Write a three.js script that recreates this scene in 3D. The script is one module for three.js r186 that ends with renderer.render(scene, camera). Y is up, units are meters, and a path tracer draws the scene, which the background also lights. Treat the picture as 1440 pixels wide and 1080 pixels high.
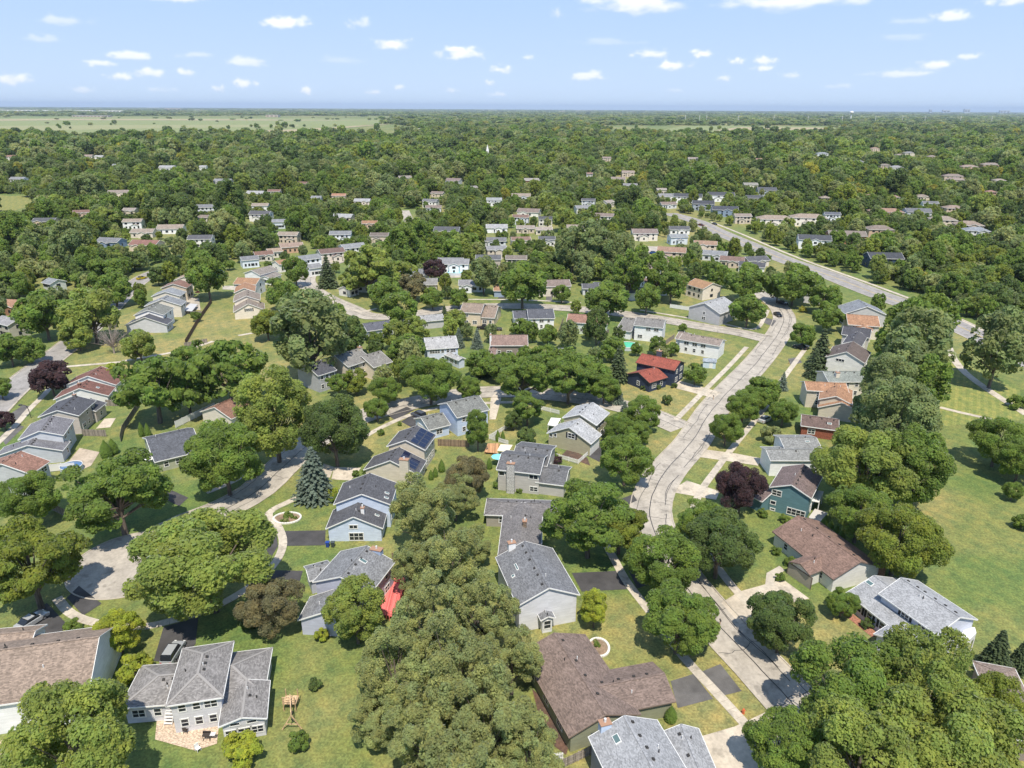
import * as THREE from 'three';
import { mergeGeometries } from 'three/addons/utils/BufferGeometryUtils.js';

// ---------------------------------------------------------------- camera, sky, sun, exposure
const CAM_H = 75, FOCAL = 1000, PITCH = Math.atan(388 / FOCAL), ROLL = Math.atan(8 / 1440);
const scene = new THREE.Scene();
const camera = new THREE.PerspectiveCamera(2 * Math.atan(540 / FOCAL) * 180 / Math.PI, 4 / 3, 1, 90000);
camera.position.set(0, CAM_H, 0);
camera.rotation.order = 'YXZ';
camera.rotation.set(-PITCH, 0, ROLL);
const renderer = new THREE.WebGLRenderer({ antialias: true });
renderer.toneMapping = THREE.LinearToneMapping;
renderer.toneMappingExposure = 1.26;
renderer.shadowMap.enabled = true;
const SUN_AZ = 7 * Math.PI / 180, SUN_EL = 62 * Math.PI / 180;
const sunDir = new THREE.Vector3(Math.cos(SUN_EL) * Math.sin(SUN_AZ), Math.sin(SUN_EL), Math.cos(SUN_EL) * Math.cos(SUN_AZ));
const sun = new THREE.DirectionalLight(new THREE.Color(1, 0.915, 0.785), 4.75);
sun.name = 'sun';
sun.target.position.set(0, 0, -180);
sun.position.copy(sunDir).multiplyScalar(400).add(sun.target.position);
sun.castShadow = true;
sun.shadow.mapSize.set(4096, 4096);
Object.assign(sun.shadow.camera, { left: -320, right: 320, top: 320, bottom: -320, near: 1, far: 1200 });
scene.add(sun, sun.target);

// ---------------------------------------------------------------- random numbers and noise
function rng(seed) { let s = seed | 0; return () => { s = (s + 0x6d2b79f5) | 0; let t = Math.imul(s ^ (s >>> 15), 1 | s); t = (t + Math.imul(t ^ (t >>> 7), 61 | t)) ^ t; return ((t ^ (t >>> 14)) >>> 0) / 4294967296; }; }
const hash2 = (x, y, s = 0) => { let h = Math.imul(x, 374761393) ^ Math.imul(y, 668265263) ^ Math.imul(s + 11, 974634541); h = Math.imul(h ^ (h >>> 13), 1274126177); return ((h ^ (h >>> 16)) >>> 0) / 4294967296; };
function vnoise(x, y, per = 0, s = 0) {
  const xi = Math.floor(x), yi = Math.floor(y), fx = x - xi, fy = y - yi, w = (a) => (per ? ((a % per) + per) % per : a);
  const u = fx * fx * (3 - 2 * fx), v = fy * fy * (3 - 2 * fy);
  const a = hash2(w(xi), w(yi), s), b = hash2(w(xi + 1), w(yi), s), c = hash2(w(xi), w(yi + 1), s), d = hash2(w(xi + 1), w(yi + 1), s);
  return a + (b - a) * u + (c - a) * v + (a - b - c + d) * u * v;
}
function fbm(x, y, oct = 4, per = 0, s = 0) { let t = 0, a = 0.5, n = 0; for (let i = 0; i < oct; i++) { t += a * vnoise(x, y, per, s + i); n += a; x *= 2; y *= 2; per *= 2; a *= 0.5; } return t / n; }
const lerp = (a, b, t) => a + (b - a) * t, clamp = (x, a = 0, b = 1) => Math.min(b, Math.max(a, x)), smooth = (a, b, x) => { const t = clamp((x - a) / (b - a)); return t * t * (3 - 2 * t); };

// ---------------------------------------------------------------- photo pixel -> point in the place
const cR = Math.cos(ROLL), sR = Math.sin(ROLL), sP = Math.sin(PITCH), cP = Math.cos(PITCH);
function ray(px, py) { const u = px - 720, v = py - 540; return [(u * cR + v * sR) / FOCAL, (-u * sR + v * cR) / FOCAL]; }
function P(px, py, y = 0) { const [u, v] = ray(px, py), d = (CAM_H - y) / (sP + v * cP); return new THREE.Vector3(u * d, y, -d * (cP - v * sP)); }
function toPixel(x, y, z) { const q = y - CAM_H, f = -z, d = f * cP - q * sP, v = (-q * cP - f * sP) / d, u = x / d; const U = u * FOCAL, V = v * FOCAL; return [U * cR - V * sR + 720, U * sR + V * cR + 540, d]; }

// ---------------------------------------------------------------- computed sky: air and small fair-weather clouds
{
  const W = 4096, H = 2048, data = new Float32Array(W * H * 4), rnd = rng(77);
  const clouds = [];   // azimuth (rad, 0 = straight ahead), elevation, half width, half height, strength
  const seen = [[895, 8, 80, 17, 1], [1100, 4, 98, 18, 1], [398, 32, 36, 12, 1], [550, 63, 30, 11, 1], [647, 76, 36, 11, 1], [704, 99, 24, 7, .95], [245, -2, 52, 6, .9], [915, 77, 38, 8, .9], [950, 93, 28, 8, 1], [990, 76, 19, 7, .9], [824, 107, 30, 10, .75], [505, 33, 18, 11, .45],
    [185, 80, 28, 7, .7], [350, 88, 32, 9, .6], [210, 104, 24, 7, .7], [168, 108, 18, 6, .75], [18, 112, 20, 9, .7], [343, 117, 18, 9, .8], [433, 128, 12, 7, .8], [140, 90, 20, 5, .7], [275, 77, 26, 6, .4], [95, 30, 34, 7, .4], [60, 55, 22, 6, .3], [262, 102, 14, 6, .7], [1333, 25, 25, 9, .7], [1423, 2, 28, 6, .8], [1312, 92, 26, 7, .8], [1260, 104, 40, 7, .6], [1073, 85, 18, 6, .8], [1072, 96, 14, 6, .8], [1037, 86, 13, 5, .8], [1018, 110, 13, 5, .7], [1110, 107, 16, 5, .5], [784, 20, 10, 7, .4], [744, 81, 10, 5, .6], [947, 127, 14, 4, .4], [1360, 80, 16, 5, .7], [1280, 30, 30, 5, .25],
    [526, 130, 12, 5, .5], [562, 123, 10, 4, .6], [635, 127, 12, 4, .5], [308, 126, 11, 6, .6], [118, 127, 16, 5, .4], [688, 117, 9, 5, .5], [700, 133, 14, 4, .45], [1260, 54, 40, 5, .2], [480, 85, 40, 6, .2], [225, 126, 20, 5, .35], [850, 60, 60, 6, .2], [1180, 122, 20, 4, .25]];
  for (const [px, py, w, h, s] of seen) {
    const [u, v] = ray(px, py), f = cP - v * sP, y = -v * cP - sP, l = Math.hypot(u, f);
    clouds.push([Math.atan2(u, f), Math.atan2(y, l), w / FOCAL * 0.9, h / FOCAL * 0.9, s]);
  }
  for (let i = 0; i < 110; i++) {   // the same kind of sky goes on all round and overhead
    const el = Math.asin(rnd() ** 1.5) * 0.98 + 0.012, az = (rnd() * 2 - 1) * Math.PI, k = 0.012 + 0.1 * Math.sin(el);
    if (Math.abs(az) < 0.72 && el < 0.2) continue;
    clouds.push([az, el, k * (1 + 1.6 * rnd()), k * (0.3 + 0.25 * rnd()) * (0.7 + el * 0.6), 0.4 + 0.6 * rnd()]);
  }
  for (let j = 0; j < H; j++) {
    const el = ((j + 0.5) / H - 0.5) * Math.PI, e = Math.max(0, el);
    const t1 = 1 - Math.exp(-e * 5.5), t2 = smooth(0.1, 1.4, e);
    const r = lerp(lerp(0.56, 0.245, t1), 0.185, t2), g = lerp(lerp(0.685, 0.445, t1), 0.29, t2), b = lerp(lerp(0.845, 0.82, t1), 0.52, t2);
    for (let i = 0; i < W; i++) { const o = (j * W + i) * 4; data[o] = r; data[o + 1] = g; data[o + 2] = b; data[o + 3] = 1; }
  }
  const cloudAt = new Float32Array(W * H), lit = new Float32Array(W * H);
  for (const [az, el, hw, hh, st] of clouds) {
    const sd = (rnd() * 997) | 0, ce = Math.max(0.12, Math.cos(el)), hwA = hw / ce;
    const j0 = Math.max(H / 2, Math.floor(((el - hh * 1.5) / Math.PI + 0.5) * H)), j1 = Math.min(H - 1, Math.ceil(((el + hh * 1.8) / Math.PI + 0.5) * H));
    const i0 = Math.floor(((az - hwA * 1.5) / (2 * Math.PI) + 0.25) * W), i1 = Math.ceil(((az + hwA * 1.5) / (2 * Math.PI) + 0.25) * W);
    for (let j = j0; j <= j1; j++) for (let ii = i0; ii <= i1; ii++) {
      const e = ((j + 0.5) / H - 0.5) * Math.PI, a = ((ii + 0.5) / W - 0.25) * 2 * Math.PI;
      const x = (a - az) / hwA, y = (e - el) / hh;
      const n = fbm(x * 2.1 + 31, y * 1.5 + 17, 5, 0, sd) - 0.5, n2 = fbm(x * 6 + 9, y * 4 + 3, 3, 0, sd + 50) - 0.5;
      const yy = y < 0 ? y * 1.55 : y;            // flatter undersides
      const d = 1 - Math.sqrt(x * x + yy * yy) + n * 1.45 + n2 * 0.55;
      const c = smooth(0.0, 0.75, d) * Math.min(1, st * 1.15), at = j * W + ((ii % W) + W) % W;
      if (c > cloudAt[at]) { cloudAt[at] = c; lit[at] = clamp(0.5 + y * 0.45 + n * 0.8); }
    }
  }
  for (let k = 0; k < W * H; k++) {
    const c = cloudAt[k] * 0.92; if (!c) continue;
    const o = k * 4, l = lit[k];
    data[o] = lerp(data[o], lerp(0.76, 1.0, l), c); data[o + 1] = lerp(data[o + 1], lerp(0.79, 0.99, l), c); data[o + 2] = lerp(data[o + 2], lerp(0.86, 0.985, l), c);
  }
  const sky = new THREE.DataTexture(data, W, H, THREE.RGBAFormat, THREE.FloatType);
  sky.mapping = THREE.EquirectangularReflectionMapping; sky.magFilter = THREE.LinearFilter; sky.needsUpdate = true;
  scene.background = sky; scene.environment = sky;
}
scene.fog = new THREE.FogExp2(new THREE.Color(0.64, 0.79, 1.0), 0.000034);

// ---------------------------------------------------------------- textures and materials
function tex(size, fn, rep = 1) {
  const d = new Uint8Array(size * size * 4);
  for (let y = 0; y < size; y++) for (let x = 0; x < size; x++) { const c = fn(x / size, y / size), o = (y * size + x) * 4; for (let k = 0; k < 3; k++) d[o + k] = clamp(Array.isArray(c) ? c[k] : c) * 255; d[o + 3] = 255; }
  let mean = 0; for (let k = 1; k < d.length; k += 64) { const q = d[k] / 255; mean += q <= 0.04045 ? q / 12.92 : ((q + 0.055) / 1.055) ** 2.4; } mean /= d.length / 64;
  const t = new THREE.DataTexture(d, size, size); t.wrapS = t.wrapT = THREE.RepeatWrapping; t.magFilter = THREE.LinearFilter; t.colorSpace = THREE.SRGBColorSpace; t.repeat.set(rep, rep); t.needsUpdate = true; t.userData = { mean }; return t;
}
// shingle texture: 6 m x 6 m, courses 0.14 m, tabs of differing tone, faint streaks of weathering
const shingleTex = tex(1024, (u, v) => { const rows = 42, r = Math.floor(v * rows), fv = v * rows - r, cols = 20, c = Math.floor(u * cols + (r % 2) * 0.5 + hash2(r, 3, 5)), t = hash2(c, r, 2); return 0.74 + 0.2 * (t - 0.5) + 0.12 * (fbm(u * 6, v * 6, 4, 6, 8) - 0.5) + 0.1 * (fbm(u * 40, v * 3, 2, 40, 21) - 0.5) - (fv < 0.14 ? 0.1 : 0) + 0.1 * (hash2((u * 1024) | 0, (v * 1024) | 0, 9) - 0.5); }, 1 / 6);
const speckleTex = tex(1024, (u, v) => { const rows = 42, r = Math.floor(v * rows), cols = 26, c = Math.floor(u * cols + hash2(r, 3, 5) * 3), t = hash2(c, r, 2); return 0.7 + 0.17 * (t - 0.5) + 0.1 * (fbm(u * 6, v * 6, 4, 6, 8) - 0.5) + 0.12 * (hash2((u * 1024) | 0, (v * 1024) | 0, 9) - 0.5); }, 1 / 6);
const sidingTex = tex(256, (u, v) => { const rows = 24, r = Math.floor(v * rows), fv = v * rows - r; return 0.9 + 0.05 * (hash2(r, Math.floor(u * 2 + hash2(r, 1) * 2), 4) - 0.5) + 0.06 * (fbm(u * 5, v * 5, 4, 5, 3) - 0.5) - (fv < 0.16 ? 0.1 : 0); }, 1 / 4);
const brickTex = tex(256, (u, v) => { const rows = 40, r = Math.floor(v * rows), c = Math.floor(u * 15 + (r % 2) * 0.5), fv = v * rows - r; return 0.75 + 0.3 * (hash2(c, r, 7) - 0.5) - (fv < 0.15 ? -0.08 : 0); }, 1 / 3);
const concreteTex = tex(512, (u, v) => 0.86 + 0.2 * (fbm(u * 5, v * 5, 6, 5, 30) - 0.5) + 0.14 * (fbm(u * 30, v * 30, 3, 30, 35) - 0.5) + 0.08 * (hash2((u * 512) | 0, (v * 512) | 0, 12) - 0.5) - 0.12 * smooth(0.62, 0.8, fbm(u * 9, v * 9, 4, 9, 61)), 1 / 11);
const asphaltTex = tex(512, (u, v) => 0.8 + 0.34 * (fbm(u * 4, v * 4, 5, 4, 40) - 0.5) + 0.25 * (hash2((u * 512) | 0, (v * 512) | 0, 14) - 0.5), 1 / 6);
const grassTex = tex(512, (u, v) => { const n = fbm(u * 10, v * 10, 5, 10, 50) - 0.5, m = fbm(u * 70, v * 70, 3, 70, 55) - 0.5, h = hash2((u * 512) | 0, (v * 512) | 0, 15) - 0.5, q = 0.74 + n * 0.2 + m * 0.32 + h * 0.16; return [q + n * 0.16, q, q - n * 0.06]; }, 1 / 16);
const barkTex = tex(256, (u, v) => 0.7 + 0.5 * (fbm(u * 16, v * 3, 4, 16, 70) - 0.5));
const woodTex = tex(512, (u, v) => { const c = Math.floor(u * 16); return 0.72 + 0.22 * (hash2(c, 1, 80) - 0.5) + 0.2 * (fbm(u * 60, v * 4, 3, 60, 81) - 0.5) - ((u * 16) % 1 < 0.1 ? 0.22 : 0); }, 1 / 2.4);
const mats = {};
const lin = (c) => new THREE.Color().setRGB(c[0], c[1], c[2]);
function M(key, color, opt = {}) { if (mats[key]) return mats[key]; const m = mats[key] = Object.assign(new THREE.MeshStandardMaterial({ color: Array.isArray(color) ? lin(color) : new THREE.Color(color), roughness: 0.85, ...opt }), { name: key }); if (opt.map) m.color.multiplyScalar((typeof color === 'string' ? (opt.map === sidingTex ? 0.94 : 0.72) : 1) / opt.map.userData.mean); return m; }
const roofM = (hex, speck) => M('roof' + hex + (speck ? 's' : ''), hex, { map: speck ? speckleTex : shingleTex, roughness: 0.93 });
const wallM = (hex) => M('wall' + hex, hex, { map: sidingTex, roughness: 0.7 });
const brickM = (hex) => M('brick' + hex, hex, { map: brickTex, roughness: 0.9 });
const trimM = M('trim', [0.72, 0.72, 0.7], { roughness: 0.55 }), darkTrimM = M('darktrim', [0.05, 0.045, 0.04], { roughness: 0.6 });
const paneM = M('pane', [0.025, 0.03, 0.038], { roughness: 0.08, metalness: 0 });
const ventM = M('vent', [0.035, 0.033, 0.032]), pipeM = M('pipe', [0.6, 0.6, 0.6]), shutterM = M('shutter', [0.02, 0.022, 0.028]);
const concreteM = M('concrete', [0.37, 0.335, 0.285], { map: concreteTex, roughness: 0.9 }), walkM = M('walk', [0.46, 0.41, 0.335], { map: concreteTex, roughness: 0.9 }), driveM = M('drive', [0.48, 0.42, 0.335], { map: concreteTex, roughness: 0.9 });
const kerbM = M('kerb', [0.4, 0.36, 0.3], { map: concreteTex, roughness: 0.9 }), roadGreyM = M('roadgrey', [0.27, 0.255, 0.24], { map: concreteTex, roughness: 0.9 });
const asphaltM = M('asphalt', [0.058, 0.056, 0.057], { map: asphaltTex, roughness: 0.9 }), oldAsphaltM = M('oldasphalt', [0.115, 0.11, 0.106], { map: asphaltTex, roughness: 0.92 }), tarM = M('tar', [0.022, 0.022, 0.023], { roughness: 0.5 });
const fenceWhiteM = M('vinyl', [0.7, 0.7, 0.68], { roughness: 0.5 }), fenceWoodM = M('fencewood', [0.17, 0.12, 0.085], { map: woodTex }), fenceOldM = M('fenceold', [0.2, 0.175, 0.15], { map: woodTex }), cedarM = M('cedar', [0.36, 0.2, 0.1], { map: woodTex });
const mulchM = M('mulch', [0.1, 0.062, 0.045], { map: grassTex }), soilM = M('soil', [0.2, 0.15, 0.1], { map: grassTex }), paverM = M('paver', [0.5, 0.39, 0.29], { map: brickTex });

// ---------------------------------------------------------------- geometry helpers
class GB {   // collects flat polygons; uv in metres: u runs level along the face, v up the face
  constructor() { this.p = []; this.n = []; this.u = []; this.i = []; }
  poly(pts, flip = false) {
    const V = pts.map((q) => (q.isVector3 ? q : new THREE.Vector3(...q))); if (flip) V.reverse();
    const n = new THREE.Vector3(), a = new THREE.Vector3(), b = new THREE.Vector3();
    for (let k = 0; k < V.length; k++) { const c = V[k], d = V[(k + 1) % V.length]; n.x += (c.y - d.y) * (c.z + d.z); n.y += (c.z - d.z) * (c.x + d.x); n.z += (c.x - d.x) * (c.y + d.y); }
    n.normalize();
    if (Math.abs(n.y) > 0.999) { a.set(1, 0, 0); b.set(0, 0, -1); } else { a.crossVectors(new THREE.Vector3(0, 1, 0), n).normalize(); b.crossVectors(n, a); }
    const s = this.p.length / 3;
    for (const q of V) { this.p.push(q.x, q.y, q.z); this.n.push(n.x, n.y, n.z); this.u.push(q.dot(a), q.dot(b)); }
    for (let k = 1; k < V.length - 1; k++) this.i.push(s, s + k, s + k + 1);
    return this;
  }
  // a box given by its centre, half-axes along three vectors
  box(c, ax, ay, az) {
    const v = (i, j, k) => new THREE.Vector3().copy(c).addScaledVector(ax, i).addScaledVector(ay, j).addScaledVector(az, k);
    const F = [[[1, -1, 1], [1, -1, -1], [1, 1, -1], [1, 1, 1]], [[-1, -1, -1], [-1, -1, 1], [-1, 1, 1], [-1, 1, -1]], [[-1, 1, 1], [1, 1, 1], [1, 1, -1], [-1, 1, -1]], [[-1, -1, -1], [1, -1, -1], [1, -1, 1], [-1, -1, 1]], [[-1, -1, 1], [1, -1, 1], [1, 1, 1], [-1, 1, 1]], [[1, -1, -1], [-1, -1, -1], [-1, 1, -1], [1, 1, -1]]];
    const hand = new THREE.Vector3().crossVectors(ax, ay).dot(az) < 0;
    for (const f of F) this.poly(f.map((q) => v(...q)), hand);
    return this;
  }
  bar(a, b, w, h) {   // a square bar from a to b
    const t = new THREE.Vector3().subVectors(b, a), l = t.length(); t.normalize();
    const s = new THREE.Vector3().crossVectors(t, Math.abs(t.y) > 0.95 ? new THREE.Vector3(1, 0, 0) : new THREE.Vector3(0, 1, 0)).normalize(), q = new THREE.Vector3().crossVectors(s, t);
    return this.box(new THREE.Vector3().addVectors(a, b).multiplyScalar(0.5), t.multiplyScalar(l / 2), q.multiplyScalar(h / 2), s.multiplyScalar(w / 2));
  }
  geo() { const g = new THREE.BufferGeometry(); g.setAttribute('position', new THREE.Float32BufferAttribute(this.p, 3)); g.setAttribute('normal', new THREE.Float32BufferAttribute(this.n, 3)); g.setAttribute('uv', new THREE.Float32BufferAttribute(this.u, 2)); g.setIndex(this.i); return g; }
}
const V3 = (x, y, z) => new THREE.Vector3(x, y, z);
const taken = {};
function numbered(name) { const n = taken[name] = (taken[name] ?? -1) + 1; return n ? `${name}_${String(n).padStart(3, '0')}` : name; }
function mesh(name, geo, mat, parent) { const m = new THREE.Mesh(geo.isBufferGeometry ? geo : geo.geo(), mat); m.name = name; m.castShadow = m.receiveShadow = true; parent.add(m); return m; }
function thing(name, label, category, pos, group) { const o = new THREE.Group(); o.name = numbered(name); o.userData = { label, category }; if (group) o.userData.group = group; if (pos) o.position.copy(pos); scene.add(o); return o; }
function solo(name, geo, mat, label, category, pos, group) { const m = mesh(numbered(name), geo, mat, scene); m.userData = { label, category }; if (group) m.userData.group = group; if (pos) m.position.copy(pos); return m; }
function structure(name, geo, mat, label) { const m = mesh(numbered(name), geo, mat, scene); m.userData = { kind: 'structure' }; if (label) m.userData.label = label; return m; }
function curve(pts, step) { const c = new THREE.CatmullRomCurve3(pts, false, 'centripetal'); return c.getSpacedPoints(Math.max(2, Math.round(c.getLength() / step))); }
const side = (a, b) => V3(-(b.z - a.z), 0, b.x - a.x).normalize();   // to the right of travel seen from above (x right, -z ahead)
function offsets(pts, o) { return pts.map((p, i) => { const t = side(pts[Math.max(0, i - 1)], pts[Math.min(pts.length - 1, i + 1)]); return p.clone().addScaledVector(t, o); }); }
function ribbon(pts, o0, o1, y, gb = new GB()) { const L = offsets(pts, o0), R = offsets(pts, o1); for (let i = 0; i < pts.length - 1; i++) { const q = [L[i], R[i], R[i + 1], L[i + 1]].map((p) => V3(p.x, y, p.z)); gb.poly(q); } return gb; }
function sheet(px, y, gb = new GB()) {
  const q = px.map(([a, b]) => { const p = P(a, b); p.y = y; return p; });
  for (const t of THREE.ShapeUtils.triangulateShape(q.map((p) => new THREE.Vector2(p.x, -p.z)), [])) { const [a, b, c] = t.map((k) => q[k]); gb.poly([a, b, c], (b.x - a.x) * -(c.z - a.z) + (b.z - a.z) * (c.x - a.x) < 0); }
  return gb;
}

// ---------------------------------------------------------------- the ground: one sheet to the horizon
function grassColor(x, z) {
  const big = fbm(x / 46 + 3.1, z / 46 + 7.7, 3, 0, 101), mid = fbm(x / 9 + 1, z / 9 + 5, 4, 0, 111), dry = smooth(0.38, 0.76, big * 0.6 + mid * 0.4 + 0.02), lush = smooth(0.5, 0.72, fbm(x / 17 + 40, z / 17 - 9, 3, 0, 121));
  const park = smooth(0, 8, x - 62 - (-z - 89) * 0.62) * smooth(-232, -215, z) * smooth(0, -20, z), dr = dry * (1 - 0.72 * park) + 0.12 * park;
  const c = [lerp(0.135, 0.245, dr), lerp(0.17, 0.222, dr), lerp(0.043, 0.08, dr)];
  return [lerp(c[0], 0.082, lush * 0.6), lerp(c[1], 0.15, lush * 0.6), lerp(c[2], 0.032, lush * 0.6)];
}
{
  const line = (first, step, n, grow, most) => { const a = [0]; let s = step; for (let i = 0; a[a.length - 1] < most; i++) { a.push(a[a.length - 1] + s); if (i > n) s *= grow; } return a; };
  const half = line(0, 2, 70, 1.09, 45000), xs = [...half.slice(1).reverse().map((v) => -v), ...half], zs = [...line(0, 2, 20, 1.3, 45000).slice(1).reverse().map((v) => 0 + v), ...line(0, 2, 120, 1.08, 45000).map((v) => -v)];
  const p = [], c = [], uv = [], idx = [], nr = [];
  for (const z of zs) for (const x of xs) { p.push(x, 0, z); nr.push(0, 1, 0); uv.push(x, -z); c.push(...grassColor(x, z)); }
  const w = xs.length;
  for (let j = 0; j < zs.length - 1; j++) for (let i = 0; i < w - 1; i++) { const a = j * w + i; idx.push(a, a + 1, a + w + 1, a, a + w + 1, a + w); }
  const g = new THREE.BufferGeometry();
  g.setAttribute('position', new THREE.Float32BufferAttribute(p, 3)); g.setAttribute('normal', new THREE.Float32BufferAttribute(nr, 3)); g.setAttribute('uv', new THREE.Float32BufferAttribute(uv, 2)); g.setAttribute('color', new THREE.Float32BufferAttribute(c, 3)); g.setIndex(idx);
  structure('ground', g, new THREE.MeshStandardMaterial({ name: 'grass', vertexColors: true, map: grassTex, roughness: 1, color: new THREE.Color().setRGB(1, 1, 1).multiplyScalar(1 / grassTex.userData.mean) }));
}
const obstacles = [];      // {x, z, r}: no self-sown tree stands here
const keepClear = [];      // [px, py, half width, half height, depth]: picture boxes of things the photo shows unhidden
function clearPoint(p, r) { const [a, b, d] = toPixel(p.x, p.y, p.z); keepClear.push([a, b, r, r * 0.6, d]); }

// ---------------------------------------------------------------- roads with kerbs, tar-sealed cracks, pavements
const px2 = (list) => list.map(([a, b]) => P(a, b));
function road(list, width, mat, { kerb = true, cracks = 0, seed = 1, clear = true, y = 0.03 } = {}) {
  const pts = curve(px2(list), 4), r = structure('road', ribbon(pts, -width / 2, width / 2, y), mat), rnd = rng(seed * 71);
  if (kerb) for (const s of [-1, 1]) {
    const gb = new GB(), a = s * width / 2, b = s * (width / 2 + 0.22), lo = Math.min(a, b), hi = Math.max(a, b);
    ribbon(pts, lo, hi, 0.14, gb);
    const e = offsets(pts, a); for (let i = 0; i < e.length - 1; i++) gb.poly([V3(e[i].x, 0, e[i].z), V3(e[i + 1].x, 0, e[i + 1].z), V3(e[i + 1].x, 0.14, e[i + 1].z), V3(e[i].x, 0.14, e[i].z)], s > 0);
    mesh('kerb', gb, kerbM, r);
    mesh('gutter', ribbon(pts, s > 0 ? width / 2 - 0.45 : -width / 2, s > 0 ? width / 2 : -width / 2 + 0.45, y + 0.004), kerbM, r);
  }
  if (cracks) {
    const fine = curve(px2(list), 0.7), n = fine.length, lines = [];
    const along = (base, amp, a, b, sd, w) => { const q = []; for (let i = a; i < b; i++) { const t = side(fine[Math.max(0, i - 1)], fine[Math.min(n - 1, i + 1)]); q.push(fine[i].clone().addScaledVector(t, base + amp * (fbm(i * 0.09, sd, 4, 0, 5) - 0.5) * 2)); } lines.push([q, w]); };
    along(-0.2, 0.25, 0, n, 3.3 + seed, 0.16);
    for (let i = 0; i < n - 20;) { const l = 14 + (rnd() * 60 | 0); along(width * (0.22 + 0.2 * rnd()), 0.75, i, Math.min(n, i + l), rnd() * 90, 0.12); if (rnd() < 0.55) along(width * (0.3 + 0.14 * rnd()), 0.6, i + 4, Math.min(n, i + l), rnd() * 90, 0.105); i += l + (rnd() * 9 | 0); }
    for (let i = 10; i < n - 20;) { if (rnd() < 0.45) along(-width * (0.18 + 0.24 * rnd()), 0.7, i, Math.min(n, i + 8 + (rnd() * 30 | 0)), rnd() * 90, 0.105); i += 22 + (rnd() * 40 | 0); }
    for (let i = 6; i < n - 6; i += 7 + (rnd() * 9 | 0)) {
      const t = side(fine[i - 1], fine[i + 1]), f = side(V3(0, 0, 0), t).multiplyScalar(-1), q = [], a = rnd() < 0.6 ? -width / 2 + 0.1 : -0.3, b = rnd() < 0.6 ? width / 2 - 0.1 : 0.2, sd = rnd() * 99, sk = (rnd() - 0.5) * 1.6;
      for (let k = 0; k <= 12; k++) { const s = lerp(a, b, k / 12); q.push(fine[i].clone().addScaledVector(t, s).addScaledVector(f, (fbm(s * 0.8 + sd, 2, 3) - 0.5) * 1.6 + sk * s / width)); }
      lines.push([q, 0.09]);
    }
    const gb = new GB(); for (const [q, w] of lines) if (q.length > 2) ribbon(q, -w / 2, w / 2, y + 0.009 + 0.0004 * (gb.i.length % 5), gb);
    const c = mesh('crack_sealant', gb, tarM, r); c.userData = { kind: 'stuff' };
  }
  for (let i = 0; i < pts.length; i++) { obstacles.push({ x: pts[i].x, z: pts[i].z, r: width / 2 + 2.5 }); if (clear && i % 2 === 0 && !(clear > 1 && pts[i].length() > clear)) clearPoint(pts[i], 5); }
  return r;
}
const mainStreet = [[1260, 1140], [1200, 1080], [1150, 1026], [1100, 972], [1066, 935], [1020, 888], [985, 848], [948, 800], [925, 757], [915, 722], [919, 695], [938, 662], [972, 624], [987, 601], [1004, 575], [1031, 545], [1060, 515], [1083, 487], [1099, 462], [1103, 447], [1095, 432], [1080, 420], [1060, 409], [1030, 398]];
road(mainStreet, 8.0, concreteM, { cracks: 1, seed: 3 });
road([[1078, 477], [1040, 468], [990, 460], [940, 451], [895, 444], [815, 435], [740, 431], [680, 431], [620, 436], [560, 445], [520, 445], [490, 433], [460, 420], [440, 408], [430, 395], [438, 383], [465, 371], [500, 360]], 8.2, concreteM, { cracks: 1, seed: 8, y: 0.026 });
road([[958, 602], [905, 580], [850, 566], [800, 558], [750, 553], [705, 551], [660, 553], [620, 559], [567, 570], [512, 585], [465, 606], [430, 628], [395, 658], [362, 689], [315, 716], [250, 742], [212, 765]], 8.0, concreteM, { cracks: 1, seed: 12, y: 0.024 });
road([[-60, 630], [0, 565], [40, 529], [75, 502], [95, 487], [125, 462], [155, 433], [185, 403], [210, 387], [250, 372], [300, 359], [344, 344], [400, 331], [470, 322]], 9, roadGreyM, { seed: 5, clear: 215 });
road([[36, 532], [10, 548], [-40, 552]], 8, roadGreyM, { y: 0.024, kerb: false });
road([[940, 300], [978, 311], [1010, 326], [1060, 347], [1105, 366], [1160, 385], [1229, 412], [1300, 438], [1362, 465], [1440, 503], [1540, 556]], 13, roadGreyM, { seed: 7 });
road([[584, 338], [579, 322], [574, 308], [569, 296]], 7, concreteM, { kerb: false, clear: false });
{ // lane markings of the wide road
  const pts = curve(px2([[945, 301], [978, 311], [1010, 326], [1060, 347], [1105, 366], [1160, 385], [1229, 412], [1300, 438], [1362, 465], [1440, 503]]), 4);
  structure('lane_marking', ribbon(pts, -0.28, -0.14, 0.036), M('yellowpaint', [0.6, 0.42, 0.08])); structure('lane_marking', ribbon(pts, 0.14, 0.28, 0.036), mats.yellowpaint);
}
function disc(px, py, r, mat, name = 'road') { const c = P(px, py), g = new THREE.CircleGeometry(r, 48); g.rotateX(-Math.PI / 2); const uv = g.attributes.uv, p = g.attributes.position; for (let i = 0; i < uv.count; i++) uv.setXY(i, p.getX(i), p.getZ(i)); const m = structure(name, g, mat); m.position.set(c.x, 0.034, c.z); const k = new THREE.TorusGeometry(r + 0.1, 0.13, 6, 64); k.rotateX(Math.PI / 2); k.translate(0, 0.02, 0); mesh('kerb', k, kerbM, m); obstacles.push({ x: c.x, z: c.z, r: r + 2 }); clearPoint(c, 15); return m; }
disc(184, 792, 9.9, concreteM, 'turning_circle');
disc(921, 352, 12, concreteM, 'turning_circle');

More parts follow.
